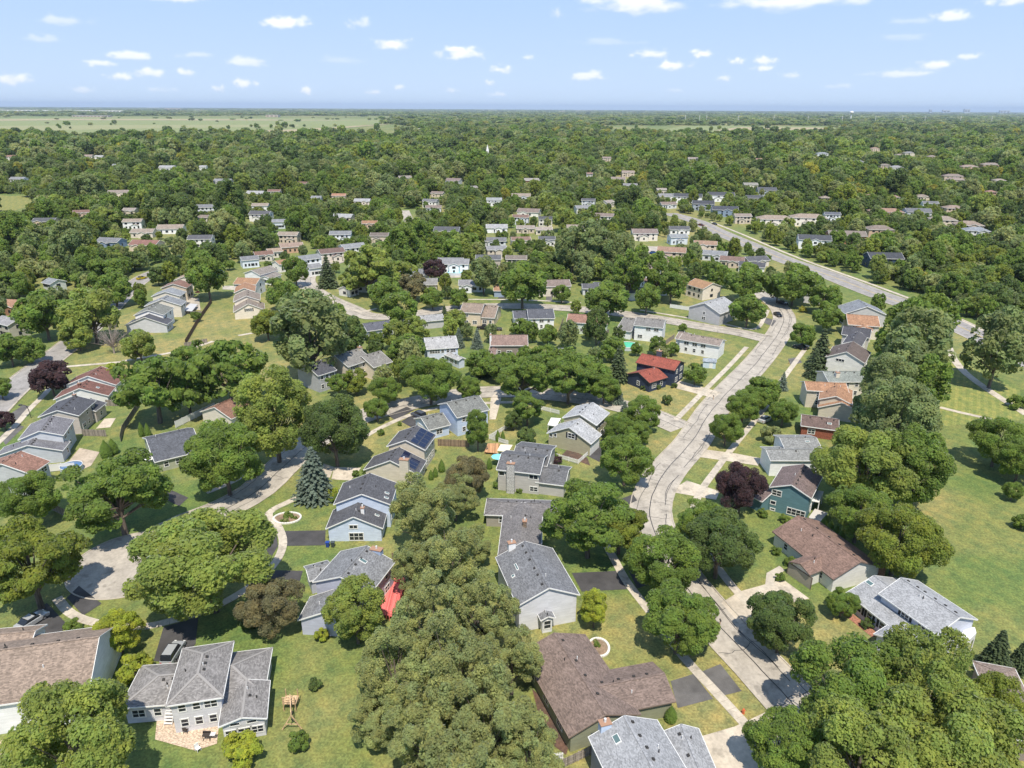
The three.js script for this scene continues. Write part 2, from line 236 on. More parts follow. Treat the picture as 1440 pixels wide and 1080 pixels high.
function pavement(list, w = 1.5, near = true) {
  const pts = curve(px2(list), 1.55), gb = new GB();
  if (!near) { structure('pavement', ribbon(pts, -w / 2, w / 2, 0.055), walkM); } else {
    const base = structure('pavement', ribbon(pts, -w / 2 + 0.02, w / 2 - 0.02, 0.035), soilM);
    for (let i = 0; i < pts.length - 1; i++) {   // single slabs with open joints
      const a = pts[i].clone().lerp(pts[i + 1], 0.012), b = pts[i].clone().lerp(pts[i + 1], 0.988), s = side(pts[i], pts[i + 1]).multiplyScalar(w / 2), h = 0.06 + 0.008 * hash2(i, list.length, 9), g = new GB();
      const q = [a.clone().sub(s), a.clone().add(s), b.clone().add(s), b.clone().sub(s)];
      g.poly(q.map((p) => V3(p.x, h, p.z)));
      for (let k = 0; k < 4; k++) { const c = q[k], d = q[(k + 1) % 4]; g.poly([V3(c.x, 0, c.z), V3(d.x, 0, d.z), V3(d.x, h, d.z), V3(c.x, h, c.z)]); }
      mesh('slab', g, walkM, base);
    }
  }
  for (let i = 0; i < pts.length; i += 3) { obstacles.push({ x: pts[i].x, z: pts[i].z, r: 2.5 }); if (i % 4 === 0) clearPoint(pts[i], 4); }
}
pavement([[850, 762], [864, 787], [880, 816], [915, 862], [964, 927], [1010, 977], [1062, 1035], [1105, 1090]]);
pavement([[1085, 560], [1069, 582], [1033, 626], [1008, 659], [985, 692], [975, 720], [988, 765], [1022, 815], [1052, 850]]);
pavement([[1050, 488], [1025, 515], [990, 550], [950, 591]]);
pavement([[1090, 548], [1118, 510], [1140, 480]], 1.5, false);
pavement([[420, 699], [378, 722], [392, 742], [398, 765], [388, 790], [361, 818], [305, 852], [242, 873], [195, 882], [135, 876], [100, 863], [80, 841]]);
pavement([[496, 624], [513, 614], [545, 597], [582, 582], [630, 571], [707, 566], [760, 567]], 1.5, true);
pavement([[-10, 630], [22, 598], [42, 575], [65, 552], [90, 515]], 1.6, false);
pavement([[172, 509], [90, 516]], 1.6, false); pavement([[172, 508], [260, 492], [300, 480]], 1.6, false); pavement([[335, 472], [358, 468]], 1.6, false);
pavement([[900, 436], [960, 446], [1010, 454], [1058, 463], [1075, 446], [1080, 436]], 1.5, false);
pavement([[655, 421], [740, 422], [817, 426]], 1.5, false);
pavement([[462, 412], [470, 424], [490, 434], [508, 438], [530, 434]], 1.5, false);
pavement([[1000, 312], [1040, 328], [1121, 362], [1237, 404], [1330, 440], [1440, 492]], 2, false);
pavement([[1334, 488], [1340, 503], [1355, 522], [1372, 536], [1395, 552], [1445, 584]], 2.4, false);
pavement([[1322, 573], [1350, 580], [1395, 590]], 1.6, false);
pavement([[290, 693], [318, 682], [345, 668]], 1.4, false);

function drive(px, mat, y = 0.045, name = 'driveway') { const m = structure(name, sheet(px, y), mat); const c = px.reduce((a, q) => [a[0] + q[0] / px.length, a[1] + q[1] / px.length], [0, 0]), w = P(c[0], c[1]); obstacles.push({ x: w.x, z: w.z, r: 4 }); clearPoint(w, 8); return m; }
const dark = asphaltM, old = oldAsphaltM, pale = driveM;
drive([[943, 958], [975, 948], [1003, 983], [953, 996]], old); drive([[986, 945], [1013, 934], [1043, 972], [1015, 979]], old);
drive([[804, 806], [867, 803], [882, 829], [818, 832]], dark); drive([[884, 803], [905, 800], [918, 820], [896, 828]], dark);
drive([[985, 1036], [1033, 1022], [1076, 1002], [1104, 1030], [1090, 1095], [1005, 1095]], pale);
drive([[1014, 848], [1040, 832], [1101, 815], [1138, 842], [1108, 849], [1040, 878]], pale);
drive([[395, 747], [458, 746], [457, 767], [398, 768]], dark); drive([[372, 766], [389, 752], [391, 768], [380, 786]], dark, 0.041);
drive([[384, 802], [426, 803], [422, 817], [378, 814]], dark);
drive([[230, 882], [279, 868], [275, 906], [252, 932], [216, 930]], dark);
drive([[0, 905], [30, 872], [66, 848], [96, 880], [60, 912]], dark); drive([[94, 841], [111, 824], [143, 849], [117, 866]], dark);
drive([[470, 657], [508, 658], [493, 676], [466, 674]], pale); drive([[455, 652], [470, 657], [464, 672], [448, 668]], pale);
drive([[564, 593], [588, 578], [604, 590], [580, 602]], dark); drive([[545, 584], [572, 572], [582, 577], [556, 591]], dark);
drive([[990, 632], [1035, 638], [1072, 645], [1066, 655], [1020, 648], [984, 643]], pale);
drive([[953, 684], [966, 676], [1012, 691], [1007, 703], [949, 693]], pale);
drive([[951, 534], [1014, 552], [1004, 560], [950, 546]], pale); drive([[1060, 558], [1085, 566], [1078, 576], [1054, 568]], old);
drive([[824, 640], [846, 618], [858, 625], [843, 650]], dark); drive([[866, 705], [890, 695], [896, 704], [874, 714]], dark);
drive([[688, 590], [690, 560], [700, 548], [705, 560], [697, 590]], pale);
drive([[12, 584], [32, 570], [48, 572], [28, 594]], old); drive([[0, 614], [20, 596], [34, 600], [8, 626]], old);
drive([[210, 655], [238, 688], [265, 700], [252, 712], [228, 700]], dark);
drive([[700, 420], [706, 408], [712, 408], [712, 420]], dark); drive([[768, 424], [768, 412], [776, 412], [777, 424]], old);
drive([[1078, 447], [1092, 451], [1086, 459], [1074, 454]], old); drive([[1108, 505], [1122, 502], [1128, 510], [1112, 514]], old);
// paved patios and beds
drive([[222, 1000], [262, 1004], [310, 1004], [305, 1046], [275, 1056], [218, 1040]], paverM, 0.05, 'patio');
drive([[0, 1042], [30, 1032], [40, 1050], [0, 1068]], paverM, 0.05, 'patio');
drive([[135, 603], [147, 589], [163, 588], [155, 601]], pale, 0.05, 'patio');
drive([[96, 650], [112, 630], [140, 636], [128, 655], [108, 664]], M('gravel', [0.42, 0.35, 0.27], { map: concreteTex }), 0.05, 'patio');
drive([[262, 417], [280, 419], [282, 436], [258, 436]], kerbM, 0.05, 'patio'); drive([[313, 402], [332, 402], [332, 408], [313, 407]], kerbM, 0.05, 'patio');
drive([[620, 384], [660, 382], [665, 390], [618, 391]], kerbM, 0.05, 'patio');
drive([[835, 905], [845, 902], [852, 908], [848, 918], [843, 922]], mulchM, 0.05, 'flower_bed');
drive([[748, 968], [756, 1000], [780, 1050], [796, 1062], [800, 1050], [770, 990]], mulchM, 0.05, 'flower_bed');
drive([[790, 640], [830, 655], [826, 644], [800, 630]], mulchM, 0.05, 'flower_bed');
drive([[1176, 856], [1226, 896], [1238, 894], [1200, 864]], M('brickwalk', [0.32, 0.15, 0.1], { map: brickTex }), 0.05, 'path');
drive([[1060, 830], [1076, 822], [1078, 806], [1096, 796], [1104, 802], [1090, 812], [1088, 824], [1066, 838]], walkM, 0.049, 'path');
drive([[425, 872], [440, 888], [452, 895], [458, 886], [440, 872]], mulchM, 0.05, 'flower_bed');
drive([[844, 606], [852, 612], [862, 598], [872, 590], [864, 586]], mulchM, 0.05, 'flower_bed');
// mown field beside the path, far prairie
const fieldM = (k, c) => M(k, c, { map: grassTex, roughness: 1 });
{
  const g = new GB(), a = P(1316, 600), b = P(1330, 500), far = P(1440, 590), n = 22;
  const t = V3(b.x - a.x, 0, b.z - a.z), l = t.length(); t.normalize(); const s = V3(far.x - a.x, 0, far.z - a.z);
  const gb = [new GB(), new GB()];
  for (let k = 0; k < n; k++) { const o = s.clone().multiplyScalar(k / n), o2 = s.clone().multiplyScalar((k + 1) / n), L = lerp(l, l * 0.35, k / n); const q = (p, m) => V3(a.x + p.x + t.x * m, 0.012, a.z + p.z + t.z * m); gb[k % 2].poly([q(o, 0), q(o2, 0), q(o2, L), q(o, L)]); }
  structure('mown_lawn', gb[0], fieldM('mow1', [0.22, 0.235, 0.065])); structure('mown_lawn', gb[1], fieldM('mow2', [0.18, 0.21, 0.055]));
  structure('prairie', sheet([[-80, 194], [120, 190], [300, 187], [420, 184], [560, 172], [520, 167], [300, 165.5], [100, 165], [-80, 166]], 0.4), fieldM('prairie1', [0.2, 0.23, 0.085]));
  structure('prairie', sheet([[-80, 187], [200, 181], [420, 178], [420, 175.5], [150, 176], [-80, 178]], 0.55), fieldM('prairie2', [0.25, 0.255, 0.115]));
  structure('prairie', sheet([[-80, 168.5], [80, 167.2], [300, 167.6], [540, 169.5], [300, 169.5], [90, 169], [-80, 171]], 0.7), fieldM('prairie3', [0.33, 0.28, 0.16]));
  structure('prairie', sheet([[170, 191], [280, 190], [430, 185], [560, 173.5], [420, 182], [270, 186.5]], 0.7), fieldM('prairie3'));
  structure('prairie', sheet([[845, 190], [960, 192], [1030, 188], [1120, 186], [1195, 184], [1180, 179], [1050, 177], [960, 177.5], [930, 183]], 0.4), fieldM('prairie1'));
  structure('prairie', sheet([[1000, 184], [1090, 183], [1180, 182], [1150, 179.5], [1040, 179]], 0.6), fieldM('prairie3'));
  structure('meadow', sheet([[-40, 299], [0, 297], [18, 297], [30, 293], [44, 290], [50, 284], [42, 279], [30, 275], [12, 276], [-12, 272], [-40, 273]], 0.05), fieldM('meadow', [0.2, 0.205, 0.06]));
}
const openPx = [[-90, 162, 570, 192], [840, 176, 1196, 189.5], [-60, 273, 50, 297], [655, 222, 712, 233]];   // open ground, seen as such
for (const [x0, y0, x1, y1] of [[0, 280, 36, 296]]) for (let x = x0; x <= x1; x += 12) for (let y = y0; y <= y1; y += 8) keepClear.push([x, y, 6, 5, 1e9]);

// ---------------------------------------------------------------- houses
const UP = V3(0, 1, 0);
// a wing from picture points: r = ridge near x, y, far x, y; e = a point on one eave line. Heights in metres.
function wingFrom(w) {
  const he = w.he ?? 2.8, sl = w.sl ?? 0.42; let half = 4.5, hr, A, B, t, n;
  for (let k = 0; k < 8; k++) {
    hr = he + sl * half; A = P(w.r[0], w.r[1], hr); B = P(w.r[2], w.r[3], hr);
    t = V3(B.x - A.x, 0, B.z - A.z).normalize(); if (w.ang !== undefined) { const a = w.ang * Math.PI / 180; t = V3(Math.cos(a), 0, -Math.sin(a)); }
    n = V3(-t.z, 0, t.x);
    if (w.e) { const E = P(w.e[0], w.e[1], he); half = lerp(half, Math.abs((E.x - A.x) * n.x + (E.z - A.z) * n.z), 0.7); } else half = w.half ?? 4.5;
    half = clamp(half, 1.2, 7.5);
  }
  let L = V3(B.x - A.x, 0, B.z - A.z).dot(t);
  if (w.len) L = w.len;
  return { ...w, he, hr: he + sl * half, half, A: V3(A.x, 0, A.z), t, n, L, sl };
}
function windowAt(house, c, t, n, w, h, far, opt = {}) {
  const g = new GB(), f = 0.09, ft = t.clone(), out = n.clone().multiplyScalar(0.035);
  const cc = c.clone().addScaledVector(n, 0.03);
  if (far) { const m = mesh('window', new GB().box(cc, t.clone().multiplyScalar(w / 2), V3(0, h / 2, 0), n.clone().multiplyScalar(0.04)), paneM, house); return m; }
  const bar = (dx, dy, hw, hh) => g.box(cc.clone().addScaledVector(t, dx).addScaledVector(UP, dy), t.clone().multiplyScalar(hw), V3(0, hh, 0), out);
  bar(0, h / 2, w / 2 + f, f / 2 + 0.03); bar(0, -h / 2, w / 2 + f, f / 2 + 0.03); bar(-w / 2, 0, f / 2 + 0.02, h / 2); bar(w / 2, 0, f / 2 + 0.02, h / 2);
  const k = Math.max(1, Math.round(w / 0.8)); for (let i = 1; i < k; i++) bar(-w / 2 + w * i / k, 0, 0.045, h / 2);
  if (h > 1) bar(0, 0, w / 2, 0.03);
  const m = mesh('window', g, trimM, house);
  mesh('pane', new GB().poly([[-1, -1], [1, -1], [1, 1], [-1, 1]].map(([a, b]) => cc.clone().addScaledVector(n, 0.004).addScaledVector(t, a * w / 2).addScaledVector(UP, b * h / 2)), V3().crossVectors(t, UP).dot(n) < 0), paneM, m);
  if (opt.shutters) for (const s of [-1, 1]) mesh('shutter', new GB().box(cc.clone().addScaledVector(t, s * (w / 2 + 0.3)), t.clone().multiplyScalar(0.19), V3(0, h / 2 + 0.05, 0), out), shutterM, house);
  return m;
}
function buildWing(house, w, o, far, rnd, spec) {
  // o = house origin; everything is built relative to it
  const { t, n, half, he, hr, sl } = w, rel = (s, c, y) => V3(w.A.x - o.x, 0, w.A.z - o.z).addScaledVector(t, s).addScaledVector(n, c).setY(y);
  const L = w.L, th = 0.16, hipN = w.hip?.includes('n'), hipF = w.hip?.includes('f'), s0 = hipN ? -half : 0, s1 = hipF ? L + half : L;
  const og = 0.32, oe = 0.42, ws0 = s0 + (hipN ? oe : og), ws1 = s1 - (hipF ? oe : og), wc = half - oe, hw = he + sl * oe - th;
  const roofMat = roofM(w.roof ?? spec.roof, spec.speck), wallMat = w.brick || spec.brick ? brickM(w.wall ?? spec.wall) : wallM(w.wall ?? spec.wall);
  // walls, closed up to the roof
  const g = new GB(), q = (s, c, y) => rel(s, c, y), apexY = hw + sl * wc;
  g.poly([q(ws0, wc, 0), q(ws1, wc, 0), q(ws1, wc, hw), q(ws0, wc, hw)], true); g.poly([q(ws0, -wc, 0), q(ws1, -wc, 0), q(ws1, -wc, hw), q(ws0, -wc, hw)]);
  g.poly(hipN ? [q(ws0, -wc, 0), q(ws0, wc, 0), q(ws0, wc, hw), q(ws0, -wc, hw)] : [q(ws0, -wc, 0), q(ws0, wc, 0), q(ws0, wc, hw), q(ws0, 0, apexY), q(ws0, -wc, hw)], true);
  g.poly(hipF ? [q(ws1, -wc, 0), q(ws1, wc, 0), q(ws1, wc, hw), q(ws1, -wc, hw)] : [q(ws1, -wc, 0), q(ws1, wc, 0), q(ws1, wc, hw), q(ws1, 0, apexY), q(ws1, -wc, hw)]);
  for (let k = 0; k < g.n.length; k += 3) { /* outward */ }
  mesh('wall', g, wallMat, house);
  // roof slab: top, underside and edges
  const r = new GB(), ring = [[s0, -half], [s1, -half], [s1, half], [s0, half]], rn = hipN ? 0 : s0, rf = hipF ? L : s1;
  for (const [dy, fl] of [[0, true], [-th, false]]) {
    r.poly([q(s0, half, he + dy), q(s1, half, he + dy), q(rf, 0, hr + dy), q(rn, 0, hr + dy)], !fl); r.poly([q(s0, -half, he + dy), q(s1, -half, he + dy), q(rf, 0, hr + dy), q(rn, 0, hr + dy)], fl);
    if (hipN) r.poly([q(s0, -half, he + dy), q(s0, half, he + dy), q(0, 0, hr + dy)], !fl); if (hipF) r.poly([q(s1, -half, he + dy), q(s1, half, he + dy), q(L, 0, hr + dy)], fl);
  }
  mesh('roof', r, roofMat, house);
  // fascia and barge boards, ridge cap
  const tr = new GB(), up = (a, d) => a.clone().setY(a.y + d), fd = -0.085, ex = 0.025;
  const edge = (s, c, s2, c2, y, y2) => tr.bar(up(q(s, c, y), fd), up(q(s2, c2, y2), fd), 0.07, 0.2);
  edge(s0 + ex, half, s1 - ex, half, he, he); edge(s0 + ex, -half, s1 - ex, -half, he, he);
  if (hipN) edge(s0, -half, s0, half, he, he); else { edge(s0, -half, s0, 0, he, hr); edge(s0, half, s0, 0, he, hr); }
  if (hipF) edge(s1, -half, s1, half, he, he); else { edge(s1, -half, s1, 0, he, hr); edge(s1, half, s1, 0, he, hr); }
  mesh('fascia', tr, spec.trim ?? trimM, house);
  if (!far) { const cap = new GB(); cap.bar(up(q(rn, 0, hr), 0.012), up(q(rf, 0, hr), 0.012), 0.3, 0.05); for (const [on, s, k] of [[hipN, s0, 0], [hipF, s1, L]]) if (on) for (const c of [-half, half]) cap.bar(up(q(s, c, he), 0.012), up(q(k, 0, hr), 0.012), 0.32, 0.05); mesh('ridge_cap', cap, spec.cap ? M('cap' + spec.cap, spec.cap) : roofMat, house); }
  // windows: counts for near gable, far gable, left eave wall, right eave wall
  const storeys = he > 4.4 ? 2 : 1, win = { n: hipN ? 2 : 1, f: 1, l: 3, r: 3, ...(w.win ?? {}) };
  const faces = [['n', ws0, 0, t.clone().negate(), n, wc * 2], ['f', ws1, 0, t, n, wc * 2], ['r', (ws0 + ws1) / 2, wc, n, t, ws1 - ws0], ['l', (ws0 + ws1) / 2, -wc, n.clone().negate(), t, ws1 - ws0]];
  for (const [key, s, c, nn, tt, len] of faces) {
    const centre = q(s, c, 0), toCam = V3(-o.x - centre.x, 0, -o.z - centre.z).normalize().dot(nn), N = Math.min(win[key] ?? 0, Math.floor(len / 1.9));
    if (toCam < (far ? 0.1 : -0.5) || N <= 0) continue;
    for (let st = 0; st < storeys; st++) for (let k = 0; k < N; k++) {
      if (rnd() < 0.12) continue;
      const ww = rnd() < 0.4 ? 1.6 : 0.95, at = (k + 0.5) / N - 0.5, y = st === storeys - 1 && storeys > 1 ? he - 1.05 : (storeys > 1 ? 1.55 : Math.min(1.55, hw - 0.9));
      windowAt(house, centre.clone().addScaledVector(tt, at * len * 0.86).setY(y), tt, nn, ww, storeys > 1 && st ? 1.15 : 1.25, far, { shutters: spec.shutters && rnd() < 0.7 });
    }
  }
  const fc = Object.fromEntries(faces.map((f) => [f[0], f]));
  if (w.garage) { const [, s, c, nn, tt] = fc[w.garage], gb = new GB(), ce = q(s, c, 1.1).addScaledVector(nn, 0.03).addScaledVector(tt, w.gx ?? 0); for (let k = 0; k < 4; k++) gb.box(ce.clone().setY(0.3 + k * 0.55), tt.clone().multiplyScalar(2.4), V3(0, 0.262, 0), nn.clone().multiplyScalar(0.03)); const d = mesh('garage_door', gb, spec.garageM ?? trimM, house); const fr = new GB(); fr.box(ce.clone().setY(2.32), tt.clone().multiplyScalar(2.55), V3(0, 0.07, 0), nn.clone().multiplyScalar(0.045)); for (const k of [-1, 1]) fr.box(ce.clone().setY(1.14).addScaledVector(tt, k * 2.48), tt.clone().multiplyScalar(0.07), V3(0, 1.1, 0), nn.clone().multiplyScalar(0.045)); mesh('frame', fr, spec.trim ?? trimM, d); }
  if (w.door) { const [, s, c, nn, tt] = fc[w.door], ce = q(s, c, 1.05).addScaledVector(nn, 0.03).addScaledVector(tt, w.dx ?? 0); mesh('door', new GB().box(ce, tt.clone().multiplyScalar(0.48), V3(0, 1.03, 0), nn.clone().multiplyScalar(0.035)), w.doorM ?? M('door', [0.16, 0.05, 0.035], { roughness: 0.5 }), house); }
  for (const [key, at, y, ww, hh, sh] of w.wins ?? []) { const [, s, c, nn, tt, len] = fc[key], most = Math.max(0, len / 2 - ww / 2 - 0.2); windowAt(house, q(s, c, 0).addScaledVector(tt, clamp(at, -most, most)).setY(y), tt, nn, ww, hh, false, { shutters: sh }); }
  // chimneys [along 0..1, across -1..1, size along, size across, top above ridge, colour, brick]
  for (const [a, b, sx, sy, top, col, br] of w.chim ?? []) {
    const base = q(lerp(s0, s1, a), b * half, 0), topY = hr + top, h0 = Math.abs(b) >= 0.98 || a <= 0.02 || a >= 0.98 ? 0 : he - 0.4, gb = new GB();
    gb.box(base.clone().setY((h0 + topY) / 2), t.clone().multiplyScalar(sx / 2), V3(0, (topY - h0) / 2, 0), n.clone().multiplyScalar(sy / 2));
    const ch = mesh('chimney', gb, br ? brickM(col) : wallM(col), house), cp = new GB();
    cp.box(base.clone().setY(topY + 0.06), t.clone().multiplyScalar(sx / 2 + 0.08), V3(0, 0.06, 0), n.clone().multiplyScalar(sy / 2 + 0.08)); mesh('chimney_cap', cp, M('cap', [0.34, 0.2, 0.13]), ch);
    const fl = new THREE.CylinderGeometry(0.16, 0.16, 0.5, 12); fl.translate(base.x, topY + 0.36, base.z); mesh('flue', fl, pipeM, ch);
  }
  const slopeN = (c) => V3().addScaledVector(n, Math.sign(c) * sl).add(UP).normalize(), slopeD = (c) => V3().addScaledVector(n, Math.sign(c)).addScaledVector(UP, -sl).normalize();
  const onRoof = (name, s, c, a, b, h, m, parent = house) => { const p = q(s, c, hr - Math.abs(c) * sl); return mesh(name, new GB().box(p.addScaledVector(slopeN(c), h / 2), t.clone().multiplyScalar(a / 2), slopeN(c).multiplyScalar(h / 2), slopeD(c).multiplyScalar(b / 2)), m, parent); };
  if (!far) {
    const nv = w.vents ?? 3, vs = w.vs ?? (rnd() < 0.5 ? -1 : 1);
    for (let k = 0; k < nv; k++) onRoof('roof_vent', lerp(rn, rf, (k + 0.7 + rnd() * 0.3) / (nv + 0.4)), vs * (0.55 + 0.1 * rnd()), 0.34, 0.34, 0.16, ventM);
    for (let k = 0; k < 2; k++) { const s = lerp(rn, rf, 0.2 + 0.6 * rnd()), c = (rnd() - 0.5) * half * 1.2, p = q(s, c, hr - Math.abs(c) * sl), cy = new THREE.CylinderGeometry(0.07, 0.09, 0.5, 10); cy.translate(p.x, p.y + 0.2, p.z); mesh('vent_pipe', cy, k ? pipeM : ventM, house); }
  }
  for (const [a, c, x, y] of w.skylights ?? []) { const m = onRoof('skylight', lerp(rn, rf, a), c * half, x, y, 0.14, trimM); onRoof('pane', lerp(rn, rf, a), c * half, x - 0.16, y - 0.16, 0.155, M('skypane', [0.1, 0.16, 0.16], { roughness: 0.1 }), m); }
  for (const [a0, a1, c0, c1, nx, ny] of w.solar ?? []) for (let i = 0; i < nx; i++) for (let j = 0; j < ny; j++) {
    const A0 = lerp(rn, rf, lerp(a0, a1, (i + 0.5) / nx)), C0 = lerp(c0, c1, (j + 0.5) / ny) * half; const m = onRoof('solar_panel', A0, C0, (rf - rn) * (a1 - a0) / nx - 0.05, Math.abs(c1 - c0) * half / ny * 1.06 - 0.05, 0.12, M('solarframe', [0.12, 0.13, 0.15], { roughness: 0.4, metalness: 0.4 })); onRoof('cell_sheet', A0, C0, (rf - rn) * (a1 - a0) / nx - 0.16, Math.abs(c1 - c0) * half / ny * 1.06 - 0.16, 0.128, M('solarcell', [0.013, 0.018, 0.045], { roughness: 0.12 }), m);
  }
  const mid = q((s0 + s1) / 2, 0, 0).add(o); obstacles.push({ x: mid.x, z: mid.z, r: half + 3 }); for (const f of [0.15, 0.85]) { const m = q(lerp(s0, s1, f), 0, 0).add(o); obstacles.push({ x: m.x, z: m.z, r: half + 2.5 }); }
  for (const f of [0, 0.5, 1]) for (const c of [-0.7, 0.7]) { const m = q(lerp(s0, s1, f), c * half, he - 0.3).add(o), [a, b, d] = toPixel(m.x, m.y, m.z); keepClear.push([a, b, 5, 4, d]); }
}
let houseSeed = 1;
function house(label, spec, ...wings) {
  const ws = wings.map(wingFrom), w0 = ws[0], o = w0.A.clone().addScaledVector(w0.t, w0.L / 2), far = spec.far ?? (o.length() > 300);
  const h = thing('house', label, 'house', o, spec.group); const rnd = rng(977 * houseSeed++);
  for (const w of ws) buildWing(h, w, o, far, rnd, spec);
  h.userData.at = undefined; delete h.userData.at;
  return Object.assign(h, { wings: ws });
}
const C = { grey: '#8b8b8c', lgrey: '#a7a9aa', dgrey: '#5c5d62', char: '#4c4d52', brown: '#8a7568', dbrown: '#72605a', redb: '#7f5a50', orange: '#ab8468', taupe: '#8d8279', red: '#9a5445', navyR: '#55595f', white: '#e6e7e8', wht2: '#dcdcda', blue: '#bccbe0', lblue: '#c3d0e4', lav: '#b2b6c6', tan: '#c9c0b0', beige: '#d6cfc2', green: '#8f9480', olive: '#a7a288', teal: '#5b7d84', navy: '#39465c', greyw: '#b9b8b8', brickr: '#9a5a45' };
const N0 = { n: 0 };

house('white two-storey house with mottled brown roof and shaded gable end', { roof: '#9a897b', wall: C.white, shutters: false },
  { r: [140, 895, -52, 921], e: [104, 976], he: 5.0, sl: 0.5, win: { l: 0, r: 4, n: 0, f: 0 }, vents: 5, vs: 1 }, { r: [50, 887, -60, 897], e: [21, 921], he: 5.0, sl: 0.45, win: { n: 0, f: 0, l: 0, r: 0 }, vents: 0 });
house('grey hip-roofed split-level house with white-framed sunroom and paved patio', { roof: '#8e8b89', wall: '#c6c6ca', cap: '#8f8c89' },
  { r: [278, 947, 285, 919], e: [314, 980], he: 5.0, sl: 0.42, hip: 'nf', win: { n: 3, l: 0, r: 0, f: 2 }, vents: 3 },
  { r: [223, 950, 250, 948], e: [212, 993], he: 3.0, sl: 0.38, hip: 'n', win: { n: 1, l: 2, r: 2 }, vents: 2 },
  { r: [326, 936, 314, 937.5], e: [386, 977], he: 3.0, sl: 0.36, hip: 'n', win: { n: 0, l: 0, r: 0, f: 0 }, vents: 1, half: 6 },
  { r: [340, 1009, 347, 955], e: [306, 1026], he: 3.0, sl: 0.3, win: { n: 0, l: 0, r: 3, f: 0 }, vents: 1, wins: [['n', -2.1, 1.3, 1.5, 1.1], ['n', 0, 1.3, 1.7, 1.1], ['n', 2.1, 1.3, 1.5, 1.1], ['n', -1, 2.7, 1.2, 0.5], ['n', 1, 2.7, 1.2, 0.5]] });
house('pale blue house with charcoal roof, low gable wing and small attic window', { roof: C.dgrey, wall: C.lblue },
  { r: [496.7, 726.7, 505.8, 700.8], e: [455.8, 748.3], he: 2.9, sl: 0.48, win: { n: 0, l: 2, r: 2, f: 0 }, vents: 2, wins: [['n', -0.2, 3.1, 1.5, 0.8], ['n', 0.2, 1.0, 2.6, 1.6]], chim: [[0.35, 0.25, 0.6, 0.6, 0.5, C.white]], skylights: [[0.5, 0.7, 0.5, 0.9]] },
  { r: [508.3, 694.7, 520, 665], e: [470.8, 705], he: 5.1, sl: 0.42, win: { n: 0, l: 3, r: 3, f: 2 }, vents: 3, skylights: [[0.4, 0.75, 0.5, 0.9], [0.2, 0.78, 0.5, 0.9]] });
house('tan house with solar panels on dark roof and broad outside chimney', { roof: C.dgrey, wall: C.tan },
  { r: [548.3, 647.5, 561.7, 628.7], e: [510, 661.7], he: 2.9, sl: 0.46, win: { n: 0, l: 1, r: 3, f: 0 }, vents: 4, vs: -1, garage: 'l', chim: [[-0.02, 0.52, 1.0, 1.9, 0.6, C.tan]], solar: [[0.25, 0.95, 0.2, 0.45, 2, 1], [0.15, 0.75, 0.5, 0.85, 3, 1]] },
  { r: [570, 619, 586.7, 598], e: [540, 631.7], he: 5.2, sl: 0.44, win: { n: 0, l: 3, r: 3, f: 2 }, vents: 4, vs: -1, solar: [[0.05, 0.95, 0.2, 0.92, 4, 2]] });
house('light blue two-storey house with grey-green roof and attached garage', { roof: '#7f817d', wall: '#b9c8df' },
  { r: [628.3, 566.7, 674, 556], e: [642.5, 587.5], he: 5.2, sl: 0.42, win: { n: 0, l: 0, r: 3, f: 0 } }, { r: [591.7, 587.5, 622.5, 580], e: [603, 605], he: 2.8, sl: 0.42, win: { n: 0, l: 0, r: 1 }, garage: 'n', vents: 3 });
house('grey brick split-level house with tall light grey chimney', { roof: '#6c6d70', wall: '#b3b0ad', trim: trimM },
  { r: [705, 636.7, 765.8, 643.3], e: [722, 663], he: 5.0, sl: 0.34, win: { n: 0, f: 0, l: 0, r: 0 }, wins: [['r', 3.2, 4.0, 1.9, 1.0], ['r', 3.4, 1.2, 1.7, 1.1], ['r', -6, 4.0, 1.2, 1.0]], chim: [[0.34, 1.03, 1.6, 0.8, 0.3, '#c9c8c6', 1]], vents: 4, vs: 1 },
  { r: [725.8, 625.8, 776.7, 632], e: [763, 655], he: 4.2, sl: 0.3, half: 5, win: { n: 0, r: 0, f: 1 }, vents: 3, vs: 1 }, { r: [759, 655.8, 800, 660.8], e: [768, 680], he: 2.9, sl: 0.34, win: { n: 0, r: 0, f: 0 }, vents: 1, vs: 1 });
house('sage beige house with pale grey roof beside white picket fence', { roof: '#b4b6b8', wall: C.olive, shutters: true },
  { r: [800, 600.8, 815.8, 588], e: [829, 626.7], he: 3.3, sl: 0.5, win: { n: 0, l: 1, r: 1, f: 0 }, garage: 'r', wins: [['n', 0.6, 4.0, 1.8, 1.3, 1], ['n', -3.6, 3.2, 0.7, 0.9], ['n', -4.7, 2.9, 0.7, 0.9]], vents: 1 },
  { r: [815, 582.5, 834, 565.8], e: [840, 597.5], he: 5.2, sl: 0.42, win: { n: 0, r: 3, f: 1 }, vents: 4, vs: -1 });
house('low house under wide dark grey hip roof with brown chimney', { roof: '#7d7a7a', wall: '#9a948a' },
  { r: [705, 706, 765, 708], e: [684, 724], he: 2.8, sl: 0.34, hip: 'nf', vents: 5, win: N0 }, { r: [732, 757, 736, 706], e: [702, 764], he: 2.8, sl: 0.33, hip: 'n', vents: 1, win: N0, chim: [[0.5, 0.15, 0.9, 0.7, 0.9, '#8a7a6a', 1]] });
